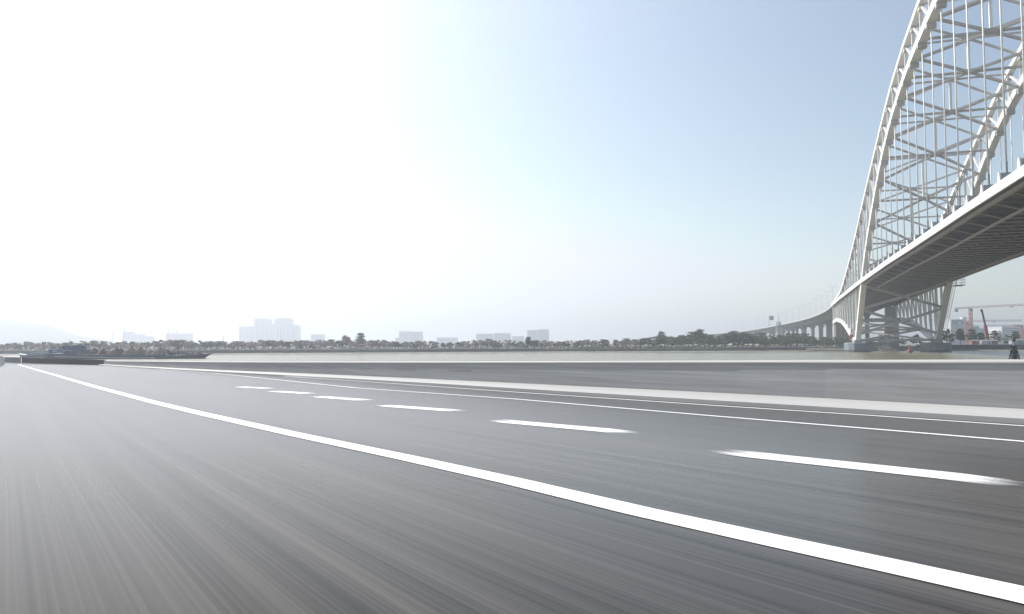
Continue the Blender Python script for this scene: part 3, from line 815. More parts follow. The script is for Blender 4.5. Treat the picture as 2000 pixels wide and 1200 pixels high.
for k, (q, d, n) in enumerate(lm[:24]):
    lab = ('slender double-arm lamp on the viaduct close to the bridge end' if k < 6 else 'faint double-arm lamp on the middle stretch of the curved viaduct' if k < 14 else 'tiny faint lamp on the low far end of the viaduct')
    put(LM, 'street_lamp', q + n*0.7 + Vector((0, 0, -1.04)), math.atan2(n.y, n.x), 1.0, lab, 'street lamp', 'street lamps along the viaduct')
# sign board on the viaduct
c = at(1503, 645, 860); zq = at(1503, 635, 860).z
q = min(vp, key=lambda v: abs(v.y-860)); base = Vector((xat(1503, q.y+2), q.y+2, q.z-1.1))
e = empty('road_sign', base, 'blue-grey road sign board on a tall post standing on the viaduct', 'road sign')
mb = MB(); zt3 = zat(1503, 617, q.y+2); mb.tube([base, Vector((base.x, base.y, zt3))], 0.3, 6); mb.build('post', m_steel, e)
xa, xb_ = xat(1504, q.y+2), xat(1512, q.y+2); za, zb3 = zat(1505, 617.5, q.y+2), zat(1505, 625.5, q.y+2)
mb = MB(); mb.box(((xa+xb_)/2, base.y-0.35, (za+zb3)/2), (xb_-xa, 0.25, za-zb3)); mb.build('sign_board', mat('sign_blue', (0.10, 0.17, 0.24), 0.6), e)
mb = MB(); mb.beam((base.x, base.y, (za+zb3)/2), (xb_, base.y, (za+zb3)/2), 0.2, 0.2); mb.build('sign_arm', m_steel, e)

# lattice tower in front of the viaduct
D = 560
def lattice_tower(px, yb, yt, D, w0, w1, name, lab, cat, m, group=None):
    b = at(px, yb, D); ztop = zat(px, yt, D); h = ztop-b.z
    e = empty(name, b, lab, cat, group); mb = MB()
    P = lambda w_, z: [b+Vector((x*w_, y*w_, z)) for x, y in ((-1, -1), (1, -1), (1, 1), (-1, 1))]
    n_ = 8
    for k in range(n_):
        u0, u1 = k/n_, (k+1)/n_; f = lambda u: w0+(w1-w0)*min(1, u*1.2)
        a, c_ = P(f(u0), h*u0), P(f(u1), h*u1)
        for i in range(4):
            mb.beam(a[i], c_[i], w0*.13, w0*.13); mb.beam(a[i], c_[(i+1) % 4], w0*.09, w0*.09); mb.beam(c_[i], c_[(i+1) % 4], w0*.09, w0*.09)
    mb.build('lattice_mast', m, e)
    return e, b, h
e, b, h = lattice_tower(1521.5, 665, 629, D, 2.4, 1.2, 'lattice_tower', 'pale lattice tower with a thin tip in front of the curved viaduct', 'tower', m_steel)
mb = MB(); mb.tube([b+Vector((0, 0, h)), b+Vector((0, 0, h+8))], 0.25, 6, r2=0.05); mb.build('antenna', m_bldg, e)
mb = MB(); mb.box(b+Vector((0, 0, h-1.2)), (3.0, 3.0, 0.4)); mb.build('platform', m_bldg, e)

# ================================================================ TREES
def leafq(mb, c, s, rd):
    a = Vector((rd.gauss(0, 1), rd.gauss(0, 1), rd.gauss(0, 1))).normalized(); b = a.orthogonal().normalized(); d = a.cross(b)
    mb.face([c+b*s, c+d*s*0.8, c-b*s, c-d*s*0.8])
def limb(mb, p, q, r0, r1, rd):
    m_ = p.lerp(q, .5) + Vector((rd.uniform(-.2, .2), rd.uniform(-.2, .2), rd.uniform(0, .25)))
    mb.tube([p, m_, q], r0, 5, r2=r1, cap=False)
def make_tree(kind, seed):
    rd = random.Random(seed); tr, cw = MB(), MB(); cw.keep = True
    H = 6.5
    lean = Vector((rd.uniform(-.3, .3), rd.uniform(-.3, .3), 0))
    if kind == 'layered':                         # tiered, umbrella-like
        tr.tube([(0, 0, 0), lean*0.5+Vector((0, 0, 3.2)), lean+Vector((0, 0, 6.2))], 0.16, 6, r2=0.05)
        for z, R_ in ((2.7, 2.8), (3.9, 2.5), (5.1, 2.0), (6.2, 1.2)):
            R_ *= rd.uniform(.8, 1.15); n_ = rd.randint(5, 7)
            for k in range(n_):
                a = 6.283*k/n_ + rd.uniform(-.4, .4); rr_ = R_*rd.uniform(.55, 1)
                tip = lean*z/6.2+Vector((math.cos(a)*rr_, math.sin(a)*rr_, z+rd.uniform(.1, .45)))
                limb(tr, lean*z/6.2+Vector((0, 0, z-0.3)), tip, 0.05, 0.02, rd)
                for _ in range(int(24*R_)):
                    leafq(cw, tip+Vector((rd.gauss(0, .45), rd.gauss(0, .45), rd.gauss(0, .26)))-Vector((math.cos(a), math.sin(a), 0))*rd.uniform(0, R_*.4), rd.uniform(.16, .32), rd)
    else:
        n_, hw_, z0 = {'round': (17, 2.7, 1.9), 'blossom': (17, 2.7, 2.1), 'broad': (26, 3.3, 1.9), 'slim': (10, 1.5, 2.0)}[kind]
        tr.tube([(0, 0, 0), lean*0.4+Vector((0, 0, 1.8)), lean+Vector((0, 0, 4.6))], 0.17, 6, r2=0.06)
        for k in range(n_):
            a = rd.uniform(0, 6.283); u = rd.random(); z = z0 + (6.0-z0)*u; rm = hw_*math.sin(math.pi*(0.22+0.68*u))**0.8
            rr_ = rm*math.sqrt(rd.random())
            c_ = lean*z/6+Vector((math.cos(a)*rr_, math.sin(a)*rr_, z))
            limb(tr, lean*.5+Vector((0, 0, max(1.6, z-1.8))), c_, 0.06, 0.02, rd)
            s = rd.uniform(.45, .85) * (1.25 if kind == 'broad' else 1)
            for _ in range(40 if kind != 'blossom' else 34):
                leafq(cw, c_+Vector((rd.gauss(0, s*.55), rd.gauss(0, s*.55), rd.gauss(0, s*.4))), rd.uniform(.16, .36), rd)
        if kind == 'blossom':
            for k in range(12):
                a = rd.uniform(0, 6.28); r_ = rd.uniform(.3, hw_*1.1)
                limb(tr, lean*.5+Vector((0, 0, 3)), Vector((math.cos(a)*r_, math.sin(a)*r_, rd.uniform(4.6, 6.8))), 0.05, 0.015, rd)
    return tr, cw
def make_kind(kind, seeds, leaf, bark):
    o = []
    for s in seeds:
        tr, cw = make_tree(kind, s)
        o.append([('trunk', tr.mesh('trunk', bark)), ('crown', cw.mesh('crown', leaf))])
    return o
PT = {'round': make_kind('round', (1, 2, 3), m_lg, m_barkp), 'blossom': make_kind('blossom', (4, 5, 6), m_lm, m_barkp),
      'layered': make_kind('layered', (7, 8, 9), m_lg, m_bark), 'broad': make_kind('broad', (10, 11), m_ld, m_bark),
      'slim': make_kind('slim', (12, 13), m_lg, m_barkp), 'brown': make_kind('layered', (14,), m_lb, m_bark)}
TOP = [(0, 672), (100, 670), (300, 668), (470, 668), (560, 666), (650, 666), (690, 664), (740, 666), (800, 669), (880, 668), (950, 664.5), (1000, 666), (1060, 665.5), (1100, 667), (1160, 662.5), (1250, 661), (1280, 656), (1340, 654.5), (1370, 650), (1400, 653), (1450, 650), (1500, 656), (1560, 655), (1620, 656), (1660, 656)]
BASE = [(0, 686), (430, 685), (800, 682), (1100, 679.8), (1300, 677.5), (1500, 676.3), (1660, 675.5)]
secs = [(90, 'behind the pale stern vessel at far left'), (215, 'behind the blue deckhouse of the barge'), (330, 'behind the red ore heaps of the barge'), (440, 'behind the bow of the ore barge'),
        (585, 'below the tall hazy twin towers'), (690, 'right of the hazy twin towers'), (770, 'left of the small block with a stepped roof'), (870, 'below the pale square block mid-left'), (930, 'left of the wide low hazy block'),
        (1000, 'below the wide low hazy block'), (1080, 'below the hazy block with two rooftop boxes'), (1180, 'right of the hazy block with rooftop boxes'), (1270, 'among the mauve blossom left of the green grove'), (1350, 'at the left end of the dark green grove'),
        (1440, 'where the viaduct comes down to the trees'), (1520, 'under the low stretch of the curved viaduct'), (1600, 'under the high stretch of the curved viaduct'), (1700, 'beside the grooved end pier of the bridge')]
kw = {'round': 'round green tree', 'blossom': 'mauve blossoming tree', 'layered': 'tiered flat-topped green tree', 'broad': 'broad dark green tree', 'slim': 'thin upright tree'}
def plant(kind, px, D, hm, zb, label=None, group='trees along the far bank'):
    PR = PT[kind]; parts = PR[rnd.randrange(len(PR))]
    loc = Vector((xat(px, D), D, zb))
    e = put(parts, 'tree', loc, rnd.uniform(0, 6.28), hm/6.5, label, 'tree', group)
    k_ = rnd.uniform(1.35, 1.85) if group == 'trees along the far bank' and ' tree ' in label and not any(w_ in label for w_ in ('alone', 'topping', 'tallest', 'bare', 'white pole')) else 0.9
    e.scale = (hm/6.5*k_, hm/6.5*k_, hm/6.5)
    return e
px = -40.0; ntree = 0
while px < 1655:
    b = bank(px); D0 = b.y
    sec = next(l for a, l in secs if px < a)
    green = 0.15 if px < 1000 else 0.25 if px < 1265 else 0.97
    if 1180 < px < 1265: green = 0.35
    for row in range(2 if px < 1270 else 2):
        D = D0 + 16 + row*14 + rnd.uniform(-4, 4)
        x_ = px + rnd.uniform(-3, 3)
        u = rnd.random()
        kind = (('layered' if u < .45 else 'round' if u < .85 else 'slim') if rnd.random() < green else ('blossom' if u < .62 else 'round' if u < .80 else 'slim'))
        hh = (lerp(BASE, x_) - lerp(TOP, x_))*D/FPX * (rnd.uniform(0.78, 1.1) if row else rnd.uniform(.6, .98))
        plant(kind, x_, D, hh*1.08, 2.2, kw[kind] + ' ' + sec); ntree += 1
    px += rnd.uniform(9.5, 15) if px < 1270 else rnd.uniform(9, 13)
print('trees', ntree)
plant('layered', 703, bank(703).y+24, (683-654)*(bank(703).y+24)/FPX, 2.2, 'tall tiered tree rising alone above the bank trees right of the twin towers')
plant('blossom', 676, bank(676).y+24, (683-656)*(bank(676).y+24)/FPX, 2.2, 'bare mauve tree just left of the tall tiered tree on the far bank')
plant('layered', 1292, bank(1292).y+26, (679-650)*(bank(1292).y+26)/FPX, 2.2, 'tiered tree topping the left end of the dark green grove')
plant('layered', 1368, bank(1368).y+26, (679-646)*(bank(1368).y+26)/FPX, 2.2, 'tallest flat-topped tree where the viaduct meets the grove')
plant('layered', 1032, bank(1032).y+22, (681-663)*(bank(1032).y+22)/FPX*1.15, 2.2, 'dark tiered tree just left of the white pole on the bank')
for kind, px, D, yt, yb, lab in (('broad', 1700, 445, 661, 676, 'dark low tree seen between the bridge legs near the left footing'), ('layered', 1722, 450, 655, 676, 'flat-topped tree seen between the bridge legs'), ('broad', 1790, 455, 653, 677, 'dark broad tree behind the left side of the right bridge footing'),
                             ('broad', 1763, 470, 660, 677, 'dark low tree behind the right end pier of the bridge'), ('broad', 1850, 460, 643.5, 678, 'big dark round tree beside the right bridge footing'), ('layered', 1876, 455, 647, 678, 'airy tiered tree right of the big dark tree'), ('layered', 1898, 470, 648, 678, 'thin tiered tree at the foot of the red tower crane'),
                             ('broad', 1916, 455, 651, 678, 'wide dark tree in front of the pale stepped building'), ('brown', 1945, 450, 648.5, 678, 'pale brown tiered tree between the two right buildings'), ('round', 1966, 460, 657, 678, 'small dark tree left of the black channel buoy'), ('layered', 1984, 455, 652, 678, 'flat-topped tree behind the black channel buoy'), ('broad', 2020, 455, 655, 678, 'dark tree at the right picture edge')):
    plant(kind, px, D, (yb-yt)*D/FPX, zat(px, yb, D) if D < 452 else 2.4, lab, 'trees on the bank right of the bridge')

# bushes in front of the wall
mb = MB(); mb.keep = True; rd = random.Random(3)
for i in range(6000):
    px = rd.uniform(1120, 1415); bk = rd.uniform(4.0, 10.5)
    if rd.random() > 0.4+0.6*math.sin(px*0.05)**2: continue
    b = bank(px, bk); leafq(mb, b+Vector((0, 0, 0.5+ (bk-4)*0.30 + rd.uniform(0, .8))), rd.uniform(.15, .35), rd)
tag(mb.build('bushes', m_bush), 'green scrub growing over the river wall left of the viaduct', 'bushes', kind='stuff')
mb = MB(); mb.keep = True
for i in range(9000):
    px = rd.uniform(-60, 1660); b = bank(px, rd.uniform(11, 34)); leafq(mb, b+Vector((0, 0, 2.2+rd.uniform(0, 1.3))), rd.uniform(.15, .4), rd)
tag(mb.build('hedge', m_ld), 'low hedge plants between the trunks along the far bank', 'hedge', kind='stuff')

# light poles along the bank
pm = MB(); pm.tube([(0, 0, 0), (0, 0, 10)], 0.1, 6, r2=0.05); pb = MB(); pb.tube([(0, 0, 9.6), (0.6, 0, 10), (1.5, 0, 10.05)], 0.05, 5); ph = MB(); ph.box((1.6, 0, 10.0), (.7, .3, .12))
PL = [('pole', pm.mesh('pole', m_steel)), ('arm', pb.mesh('arm', m_steel)), ('lamp_head', ph.mesh('lamp_head', m_steel))]
for px, yt, lab in ((432, 662, 'thin lamp pole right of the barge bow'), (490, 659, 'thin lamp pole at the left foot of the twin towers'), (549, 650, 'tall thin lamp pole in front of the twin towers'), (600, 660, 'thin lamp pole right of the twin towers'), (838, 657, 'thin lamp pole left of the low hazy blocks'), (860, 662, 'short thin lamp pole above the bank trees mid-left'), (1105, 665, 'thin lamp pole among trees right of the white pole'), (1125, 664, 'thin lamp pole left of the red-mauve trees'), (213, 652, 'faint lamp pole behind the ore heaps'), (1680+230, 652, 'thin pole by the wide dark tree on the right bank')):
    D = bank(px).y+18; h = (680-yt)*D/FPX
    put(PL, 'street_lamp', (xat(px, D), D, 2.2), 0.3, h/10, lab, 'street lamp', 'lamp poles on the far bank')
D = bank(1053).y+9; b = Vector((xat(1053, D), D, 2.2)); e = empty('marker_pole', b, 'bright white pole standing on the far river wall', 'pole')
mb = MB(); mb.tube([b, b+Vector((0, 0, 3.6))], 0.22, 8, r2=0.18); mb.build('pole', m_boatw, e); mb = MB(); mb.box(b+Vector((0, 0, 3.7)), (.7, .7, .3)); mb.build('pole_cap', m_boatw, e)

# ================================================================ FAR BUILDINGS
def block(mb, x0, x1, yt, D, dep, yb=672, chamf=None):
    a, b = xat(x0, D), xat(x1, D); z1 = zat((x0+x1)/2, yt, D)
    if chamf:                                    # rounded shoulders on the roof
        zc = zat((x0+x1)/2, yt+chamf, D); w_ = (b-a)
        R = [[(a, D+y, 2), (b, D+y, 2), (b, D+y, zc), (b-w_*.12, D+y, z1-(z1-zc)*.3), (a+w_*.5, D+y, z1), (a+w_*.12, D+y, z1-(z1-zc)*.3), (a, D+y, zc)] for y in (0, dep)]
        mb.loft(R)
    else: mb.box(((a+b)/2, D+dep/2, (z1+2)/2), (b-a, dep, z1-2))
    return a, b, z1
def windows(e, x0, x1, yt, yb, D, nx, ny, m, frac=(0.6, 0.5)):
    a, b = xat(x0, D), xat(x1, D); z1, z0 = zat((x0+x1)/2, yt, D), zat((x0+x1)/2, yb, D)
    w_, h_ = (b-a)/nx*frac[0], (z1-z0)/ny*frac[1]; rest = MB()
    one = MB(); one.box((0, 0, 0), (w_, 0.3, h_)); me = one.mesh('window', m); pz = absloc(e)
    for j in reversed(range(ny)):
        for i in range(nx):
            c = Vector((a+(b-a)*(i+.5)/nx, D-0.05, z0+(z1-z0)*(j+.5)/ny))
            if e.get('n_win', 0) < 98:
                e['n_win'] = e.get('n_win', 0)+1
                o = bpy.data.objects.new('window', me); C.objects.link(o); o.parent = e; o.location = c-pz
            else: rest.box(c, (w_, 0.3, h_))
    if rest.v: tag(rest.build('window_rows', m, e), kind='stuff')

def bld(name, blocks, D, lab, m, dep=30, win=None, chamf=None):
    x0 = min(b[0] for b in blocks); x1 = max(b[1] for b in blocks)
    c = Vector((xat((x0+x1)/2, D), D, 2.0)); e = empty(name, c, lab, 'building')
    for k, bb in enumerate(blocks):
        mb = MB(); block(mb, bb[0], bb[1], bb[2], D + (bb[3] if len(bb) > 3 else 0), dep, chamf=chamf if len(bb) < 5 else None)
        mb.build('wall' if k == 0 else 'wing', m, e)
    if win:
        for wv_ in win: windows(e, *wv_[:4], D - 0.0 + (wv_[6] if len(wv_) > 6 else 0), wv_[4], wv_[5], m_win)
    return e
FD = 2600
bld('apartment_tower', [(466, 494, 637.5, 10, 0)], FD, 'hazy lower tower block left of the twin towers', m_bldg2, win=[(468, 492, 640, 668, 4, 9, 10)])
bld('apartment_tower', [(495, 526, 621.5)], FD, 'hazy round-shouldered tower, left one of the tall pair', m_bldg2, win=[(499, 523, 627, 668, 4, 13)], chamf=3)
bld('apartment_tower', [(535, 568, 620.5)], FD, 'hazy round-shouldered tower, right one of the tall pair', m_bldg2, win=[(539, 565, 627, 668, 4, 13)], chamf=4)
bld('apartment_tower', [(526.5, 534.5, 633, 6, 0)], FD, 'hazy lower link block between the two tall towers', m_bldg2)
bld('apartment_tower', [(568.5, 583, 634.5, 4)], FD, 'hazy narrow tower block at the right side of the tall pair', m_bldg2, win=[(570, 581, 640, 668, 2, 9, 4)], chamf=3)
bld('office_block', [(238, 255, 648), (255.5, 275, 652.5, 1, 0), (275.5, 293, 657, 2, 0)], FD-200, 'faint stepped block under construction behind the ore heaps', m_bldg2, win=[(240, 253, 651, 668, 4, 5)])
bld('office_block', [(323, 369, 651.5)], FD-200, 'faint plain block behind the right ore heaps', m_bldg2, win=[(327, 366, 654, 668, 10, 4)])
bld('office_block', [(607, 630, 653)], FD-200, 'small faint block right of the twin towers', m_bldg2, win=[(609, 628, 656, 668, 6, 3)])
bld('office_block', [(779, 800, 647.5), (800.5, 824, 648, 2), (772, 800, 660, -20, 0)], FD-350, 'pale square block with a lower wing mid-left', m_bldg2, win=[(781, 798, 651, 666, 5, 4), (803, 822, 651, 666, 6, 4, 2)])
bld('office_block', [(853, 893, 659.5)], FD-350, 'low pale slab left of the wide hazy block', m_bldg2, win=[(856, 890, 662, 667, 10, 1)])
bld('office_block', [(930, 963, 652), (964.5, 998, 651, 2), (1001, 1024, 657, 30, 0)], FD-450, 'wide low hazy block with two equal halves', m_bldg2, win=[(933, 961, 655, 667, 8, 4), (967, 996, 654, 667, 8, 4, 2)])
bld('office_block', [(1030, 1051, 645), (1051.5, 1072.5, 643.5, 2)], FD-450, 'hazy block with rooftop boxes above the mauve trees', m_bldg2, win=[(1033, 1049, 649, 666, 5, 5), (1054, 1070, 648, 666, 5, 5, 2)])
# right-hand buildings
DR = 1000
e = bld('apartment_building', [(1858, 1887, 624), (1887.5, 1901, 630, 2), (1901.5, 1914, 636, 4), (1914.5, 1925, 641, 6)], DR, 'white stepped apartment building under construction behind the red crane', m_bldg,
        win=[(1860, 1886, 632, 672, 10, 11), (1888.5, 1900, 633, 672, 5, 10, 2), (1902.5, 1913, 639, 672, 4, 8, 4), (1915.5, 1924, 644, 672, 3, 7, 6)])
mb = MB(); mb.box((xat(1866, DR-2), DR-1.5, zat(1866, 629, DR)), (9.0, 2.6, 4.5)); mb.box((xat(1876, DR-2), DR-1.5, zat(1876, 626.5, DR)), (5, 2.2, 3)); mb.build('scaffold_net', m_net, e)
mb = MB(); mb.box((xat(1883, DR+8), DR+8, zat(1883, 622.5, DR)), (6, 6, 4)); mb.build('stair_tower', m_bldg, e)
e = bld('apartment_building', [(1958, 1995, 638), (1995.5, 2040, 640, 2), (1951, 1957.5, 646, 3)], DR, 'white apartment building with window rows at the right edge', m_bldg,
        win=[(1960, 1994, 640, 672, 12, 8), (1997, 2038, 643, 672, 14, 8, 2)])
mb = MB(); mb.box((xat(1988, DR+8), DR+8, zat(1988, 637, DR)), (11, 6, 3)); mb.build('roof_house', m_crane, e)
# construction yard huts on the right bank
for k, (px, w_, h_, m_, lab) in enumerate(((1903, 4.5, 2.2, m_crane, 'orange site hut below the red tower crane'), (1925, 6, 2.2, m_bldg, 'white site hut below the mobile crane boom'), (1942, 3.2, 2.2, m_crane, 'rusty site hut right of the mobile crane'), (1985, 7, 2.4, m_bldg2, 'grey site hut behind the black buoy'))):
    D = 440; c = Vector((xat(px, D), D, 3.3)); e = empty('site_hut', c, lab, 'hut', 'site huts on the right bank'); mb = MB(); mb.box(c+Vector((0, 0, h_/2)), (w_, 3, h_)); mb.build('wall', m_, e)
    mb = MB(); mb.loft([[c+Vector((-w_/2-.2, y, h_+.01)), c+Vector((w_/2+.2, y, h_+.01)), c+Vector((w_/2+.2, 0, h_+.6)) if y else c, c+Vector((-w_/2-.2, 0, h_+.6))] for y in (-1.7, 1.7)]); mb.build('roof', m_craneg, e)
    mb = MB(); mb.box(c+Vector((w_*.2, -1.53, 1.0)), (.9, .1, 2.0)); mb.build('door', m_craneg, e)
# low white building behind the left bridge footing
D = 455; c = Vector((xat(1712, D), D, 2.4)); e = empty('riverside_building', c, 'low white open-fronted building seen between the bridge footings', 'building')
mb = MB(); mb.box(c+Vector((0, 3, 2.4)), (18, 6, 0.5)); mb.build('roof', m_bldg, e)
mb = MB(); mb.box(c+Vector((0, 5.5, 1.1)), (17, .3, 2.15)); mb.build('wall', m_bldg, e)
for k in range(8): mb = MB(); mb.box(c+Vector((-8.4+k*2.4, 0.3, 1.07)), (.35, .35, 2.14)); mb.build('column', m_bldg, e)

# ---------------- cranes
def truss(mb, p, q, w_, n_, th):
    p, q = Vector(p), Vector(q); up = Vector((0, 0, 1)); d = (q-p).normalized(); sd = d.cross(up).normalized()
    for k in range(n_):
        a, b = p.lerp(q, k/n_), p.lerp(q, (k+1)/n_)
        for c_ in (up*w_, sd*w_*.5, -sd*w_*.5): mb.beam(a+c_, b+c_, th, th)
        mb.beam(a+sd*w_*.5, b+up*w_, th*.8, th*.8); mb.beam(a-sd*w_*.5, b+up*w_, th*.8, th*.8)
def tower_crane(xm, yb, yj, xl, xr, D, lab, m, w_=1.6, th=0.35, yl=None, yr=None, group='tower cranes', weight=True):
    b = at(xm, yb, D); b.z = 2.3; zj = zat(xm, yj, D)
    e = empty('tower_crane', b, lab, 'crane', group)
    mb = MB(); n_ = max(6, int((zj-b.z)/3.2))
    P = lambda z: [b+Vector((x*w_/2, y*w_/2, z)) for x, y in ((-1, -1), (1, -1), (1, 1), (-1, 1))]
    for k in range(n_):
        a, c_ = P((zj-b.z)*k/n_), P((zj-b.z)*(k+1)/n_)
        for i in range(4): mb.beam(a[i], c_[i], th, th); mb.beam(a[i], c_[(i+1) % 4], th*.8, th*.8)
    mb.build('mast', m, e)
    j0 = Vector((b.x, b.y, zj)); jr = Vector((xat(xr, D), D, zat(xr, yr if yr else yj, D))); jl = Vector((xat(xl, D), D, zat(xl, yl if yl else yj, D)))
    mb = MB(); truss(mb, j0, jr, 1.3, 16, th*.7); mb.build('jib', m, e)
    mb = MB(); truss(mb, j0, jl, 1.0, 5, th*.8); mb.build('counter_jib', m, e)
    mb = MB(); mb.box(jl+Vector((1.2, 0, -1.3)), (2.6, 1.5, 2.2)); mb.build('counterweight', m_craneg, e)
    mb = MB(); mb.box(j0+Vector((0, -1.2, -1.8)), (1.8, 1.6, 2.0)); mb.build('cab', m_craneg, e)
    mb = MB(); q = j0.lerp(jr, .5); mb.box(q+Vector((0, 0, -.7)), (2, 1, .7)); mb.build('trolley', m_craneg, e)
tower_crane(1897.5, 668, 602, 1867, 2060, 640, 'tall pale red tower crane with a long jib behind the right bank trees', m_crane, 1.8, 0.34, yl=604, yr=594)
tower_crane(1889, 668, 628.5, 1877, 1998, 760, 'smaller red tower crane with its jib reaching right past the pale building', m_crane, 2.2, 0.38, yl=629, yr=627.5)
tower_crane(1996, 668, 637, 2012, 1926, 800, 'tower crane at the right edge with a low jib pointing left', m_crane, 2.0, 0.32, yr=637.5)
for xm, yj, xl, xr, D, lab in ((243, 638.5, 232, 255, 1250, 'tiny faint crane above the stepped block'), (328, 644, 322, 338, 1250, 'tiny faint crane above the plain block left part'), (345, 645, 340, 356, 1250, 'tiny faint crane above the plain block right part'), (220, 651, 213, 229, 1200, 'tiny faint crane left of the stepped block'), (436, 657, 424, 446, 1100, 'tiny faint crane left of the twin towers')):
    tower_crane(xm, 672, yj, xl, xr, D*1.7, lab, m_craneg, 2.0, 0.35)
# mobile crane
D = 470; b = Vector((xat(1931, D), D, 2.5)); e = empty('mobile_crane', b, 'mobile crane with a raised red and black telescopic boom', 'crane')
p1, p2, p3 = b+Vector((0, 0, 1.6)), at(1924.5, 636, D), at(1917.5, 605, D)
mb = MB(); mb.beam(p1, p2, 1.3, 1.4); bo = mb.build('boom', m_red, e)
mb = MB(); mb.beam(p1.lerp(p2, 0.9), p3, 0.75, 0.8); mb.build('boom_extension', m_dark, bo)
mb = MB(); mb.box(p3+Vector((-.3, 0, -.6)), (.8, .8, 1.6)); mb.build('boom_head', m_dark, bo)
mb = MB(); mb.box(b+Vector((0, 0, 1.0)), (7, 2.5, 1.2)); mb.build('carrier', m_red, e)
mb = MB(); mb.box(b+Vector((2, 0, 2.3)), (2, 2, 1.4)); mb.build('cab', m_craneg, e)
for sx in (-2.5, -1, 1.5, 3):
    mb = MB(); mb.tube([b+Vector((sx, -1.3, .5)), b+Vector((sx, 1.3, .5))], .5, 10); mb.build('wheel', m_dark, e)

# ---------------- buoys
D = 345; b = on_level(1777, 689.2, 0.0); e = empty('red_buoy', b, 'small red buoy floating on the river between the bridge footings', 'buoy')
mb = MB(); mb.tube([b+Vector((0, 0, -.3)), b+Vector((0, 0, .3)), b+Vector((0, 0, 1.0)), b+Vector((0, 0, 1.3))], 1.5, 14, r2=0.9); mb.build('float', m_red, e, smooth=False)
mb = MB(); mb.tube([b+Vector((0, 0, 1.3)), b+Vector((0, 0, 3.0))], .55, 8, r2=.2); mb.build('tower', m_red, e)
mb = MB(); mb.tube([b+Vector((0, 0, 3.0)), b+Vector((0, 0, 3.5))], .2, 8); mb.build('lantern', m_red, e)
b = on_level(1981.5, 707.5, 0.0); k = b.y/FPX; e = empty('channel_buoy', b, 'dark green lattice channel buoy with a cone topmark near the right edge', 'buoy')
print('buoy', b)
mb = MB(); R = []
for z, r in ((-.4, 11), (0.0, 13.5), (2.2, 14.0), (4.6, 12.5), (5.6, 8)):
    R.append([b+Vector((math.cos(a*math.pi/9)*r*k, math.sin(a*math.pi/9)*r*k, z*k)) for a in range(18)])
mb.loft(R); mb.build('float', mat('buoy_float', (0.10, 0.15, 0.13), 0.6, noise=2, col2=(0.2, 0.22, 0.2)), e)
mb = MB()
def bp(x, y, z): return b+Vector((x*k, y*k, z*k))
for i in range(4):
    sx, sy = ((-1, -1), (1, -1), (1, 1), (-1, 1))[i]; tx, ty = ((-1, -1), (1, -1), (1, 1), (-1, 1))[(i+1) % 4]
    mb.beam(bp(sx*6.5, sy*6.5, 5), bp(sx*2, sy*2, 31), 1.5*k, 1.5*k)
    for q in range(4):
        z0, z1 = 5+6.5*q, 11.5+6.5*q; r0, r1 = 6.5-4.5*(z0-5)/26, 6.5-4.5*(z1-5)/26
        mb.beam(bp(sx*r0, sy*r0, z0), bp(tx*r1, ty*r1, z1), 1.1*k, 1.1*k); mb.beam(bp(sx*r1, sy*r1, z1), bp(tx*r1, ty*r1, z1), 1.1*k, 1.1*k)
mb.build('lattice_tower', m_buoy, e)
for nm, c_, s_ in (('battery_box', (0, 0, 10), (7, 7, 8)), ('day_panel', (0, -3, 19), (6, .8, 9)), ('solar_panel', (-6, -1, 20), (5, .8, 5)), ('side_box', (-4, -4, 9), (4, 3, 5))):
    mb = MB(); mb.box(bp(*c_), [v*k for v in s_]); mb.build(nm, m_buoy, e)
mb = MB(); mb.box(bp(0, 0, 31.5), (8*k, 8*k, 1*k)); mb.box(bp(-4, -3, 30), (9*k, 1*k, 4*k)); mb.build('gallery', m_buoy, e)
mb = MB(); mb.tube([bp(0, 0, 32), bp(0, 0, 38)], 1.7*k, 10, r2=1.2*k); mb.build('lantern', mat('lantern_grey', (.35, .36, .33), .5), e)
mb = MB(); mb.tube([bp(0, 0, 38), bp(0, 0, 43)], 0.5*k, 6); mb.tube([bp(0, 0, 43), bp(0, 0, 51)], 3.4*k, 10, r2=.2*k); mb.tube([bp(0, 0, 41), bp(0, 0, 43)], 3.4*k, 10); mb.build('topmark', m_dark, e)
mb = MB(); mb.beam(bp(3, 0, 26), bp(26, 0, 34), .5*k, .5*k); mb.build('boat_hook_rod', m_steel, e)

# ================================================================ ORE BARGE
DB = 252
def bx(px): return xat(px, DB)
def bz(px, py): return zat(px, py, DB)
b0 = Vector((bx(250), DB, 0)); kb = DB/FPX
e = empty('cargo_barge', b0, 'long low blue-grey river barge loaded with red ore heaps', 'barge')
mb = MB(); R = []
for px, yt, half in ((84, 690.5, 3.2), (90, 690, 4.5), (110, 690.5, 5.2), (150, 691.5, 5.4), (200, 693.5, 5.5), (260, 695, 5.5), (320, 695, 5.4), (345, 694, 5.0), (370, 692.8, 4.1), (390, 692, 2.9), (405, 691.2, 1.5), (416, 690.6, 0.25)):
    x = xat(px, DB-half); zt4 = max(bz(px, yt), 0.5); rk = 1.0 if px < 380 else (0.75 if px < 400 else 0.4 if px < 410 else 0.1)
    zb5 = -0.6 if px < 395 else (0.1 if px < 410 else 0.9)
    xb5 = x - (0 if px < 380 else (px-380)*0.06)
    R.append([Vector((xb5, DB-half*rk, zb5)), Vector((x, DB-half, zt4)), Vector((x, DB-half+0.15*min(1, half), zt4+.02)), Vector((x, DB+half-0.15*min(1, half), zt4+.02)), Vector((x, DB+half, zt4)), Vector((xb5, DB+half*rk, zb5))])
mb.loft(R); hull = mb.build('hull', m_hull, e)
mb = MB()
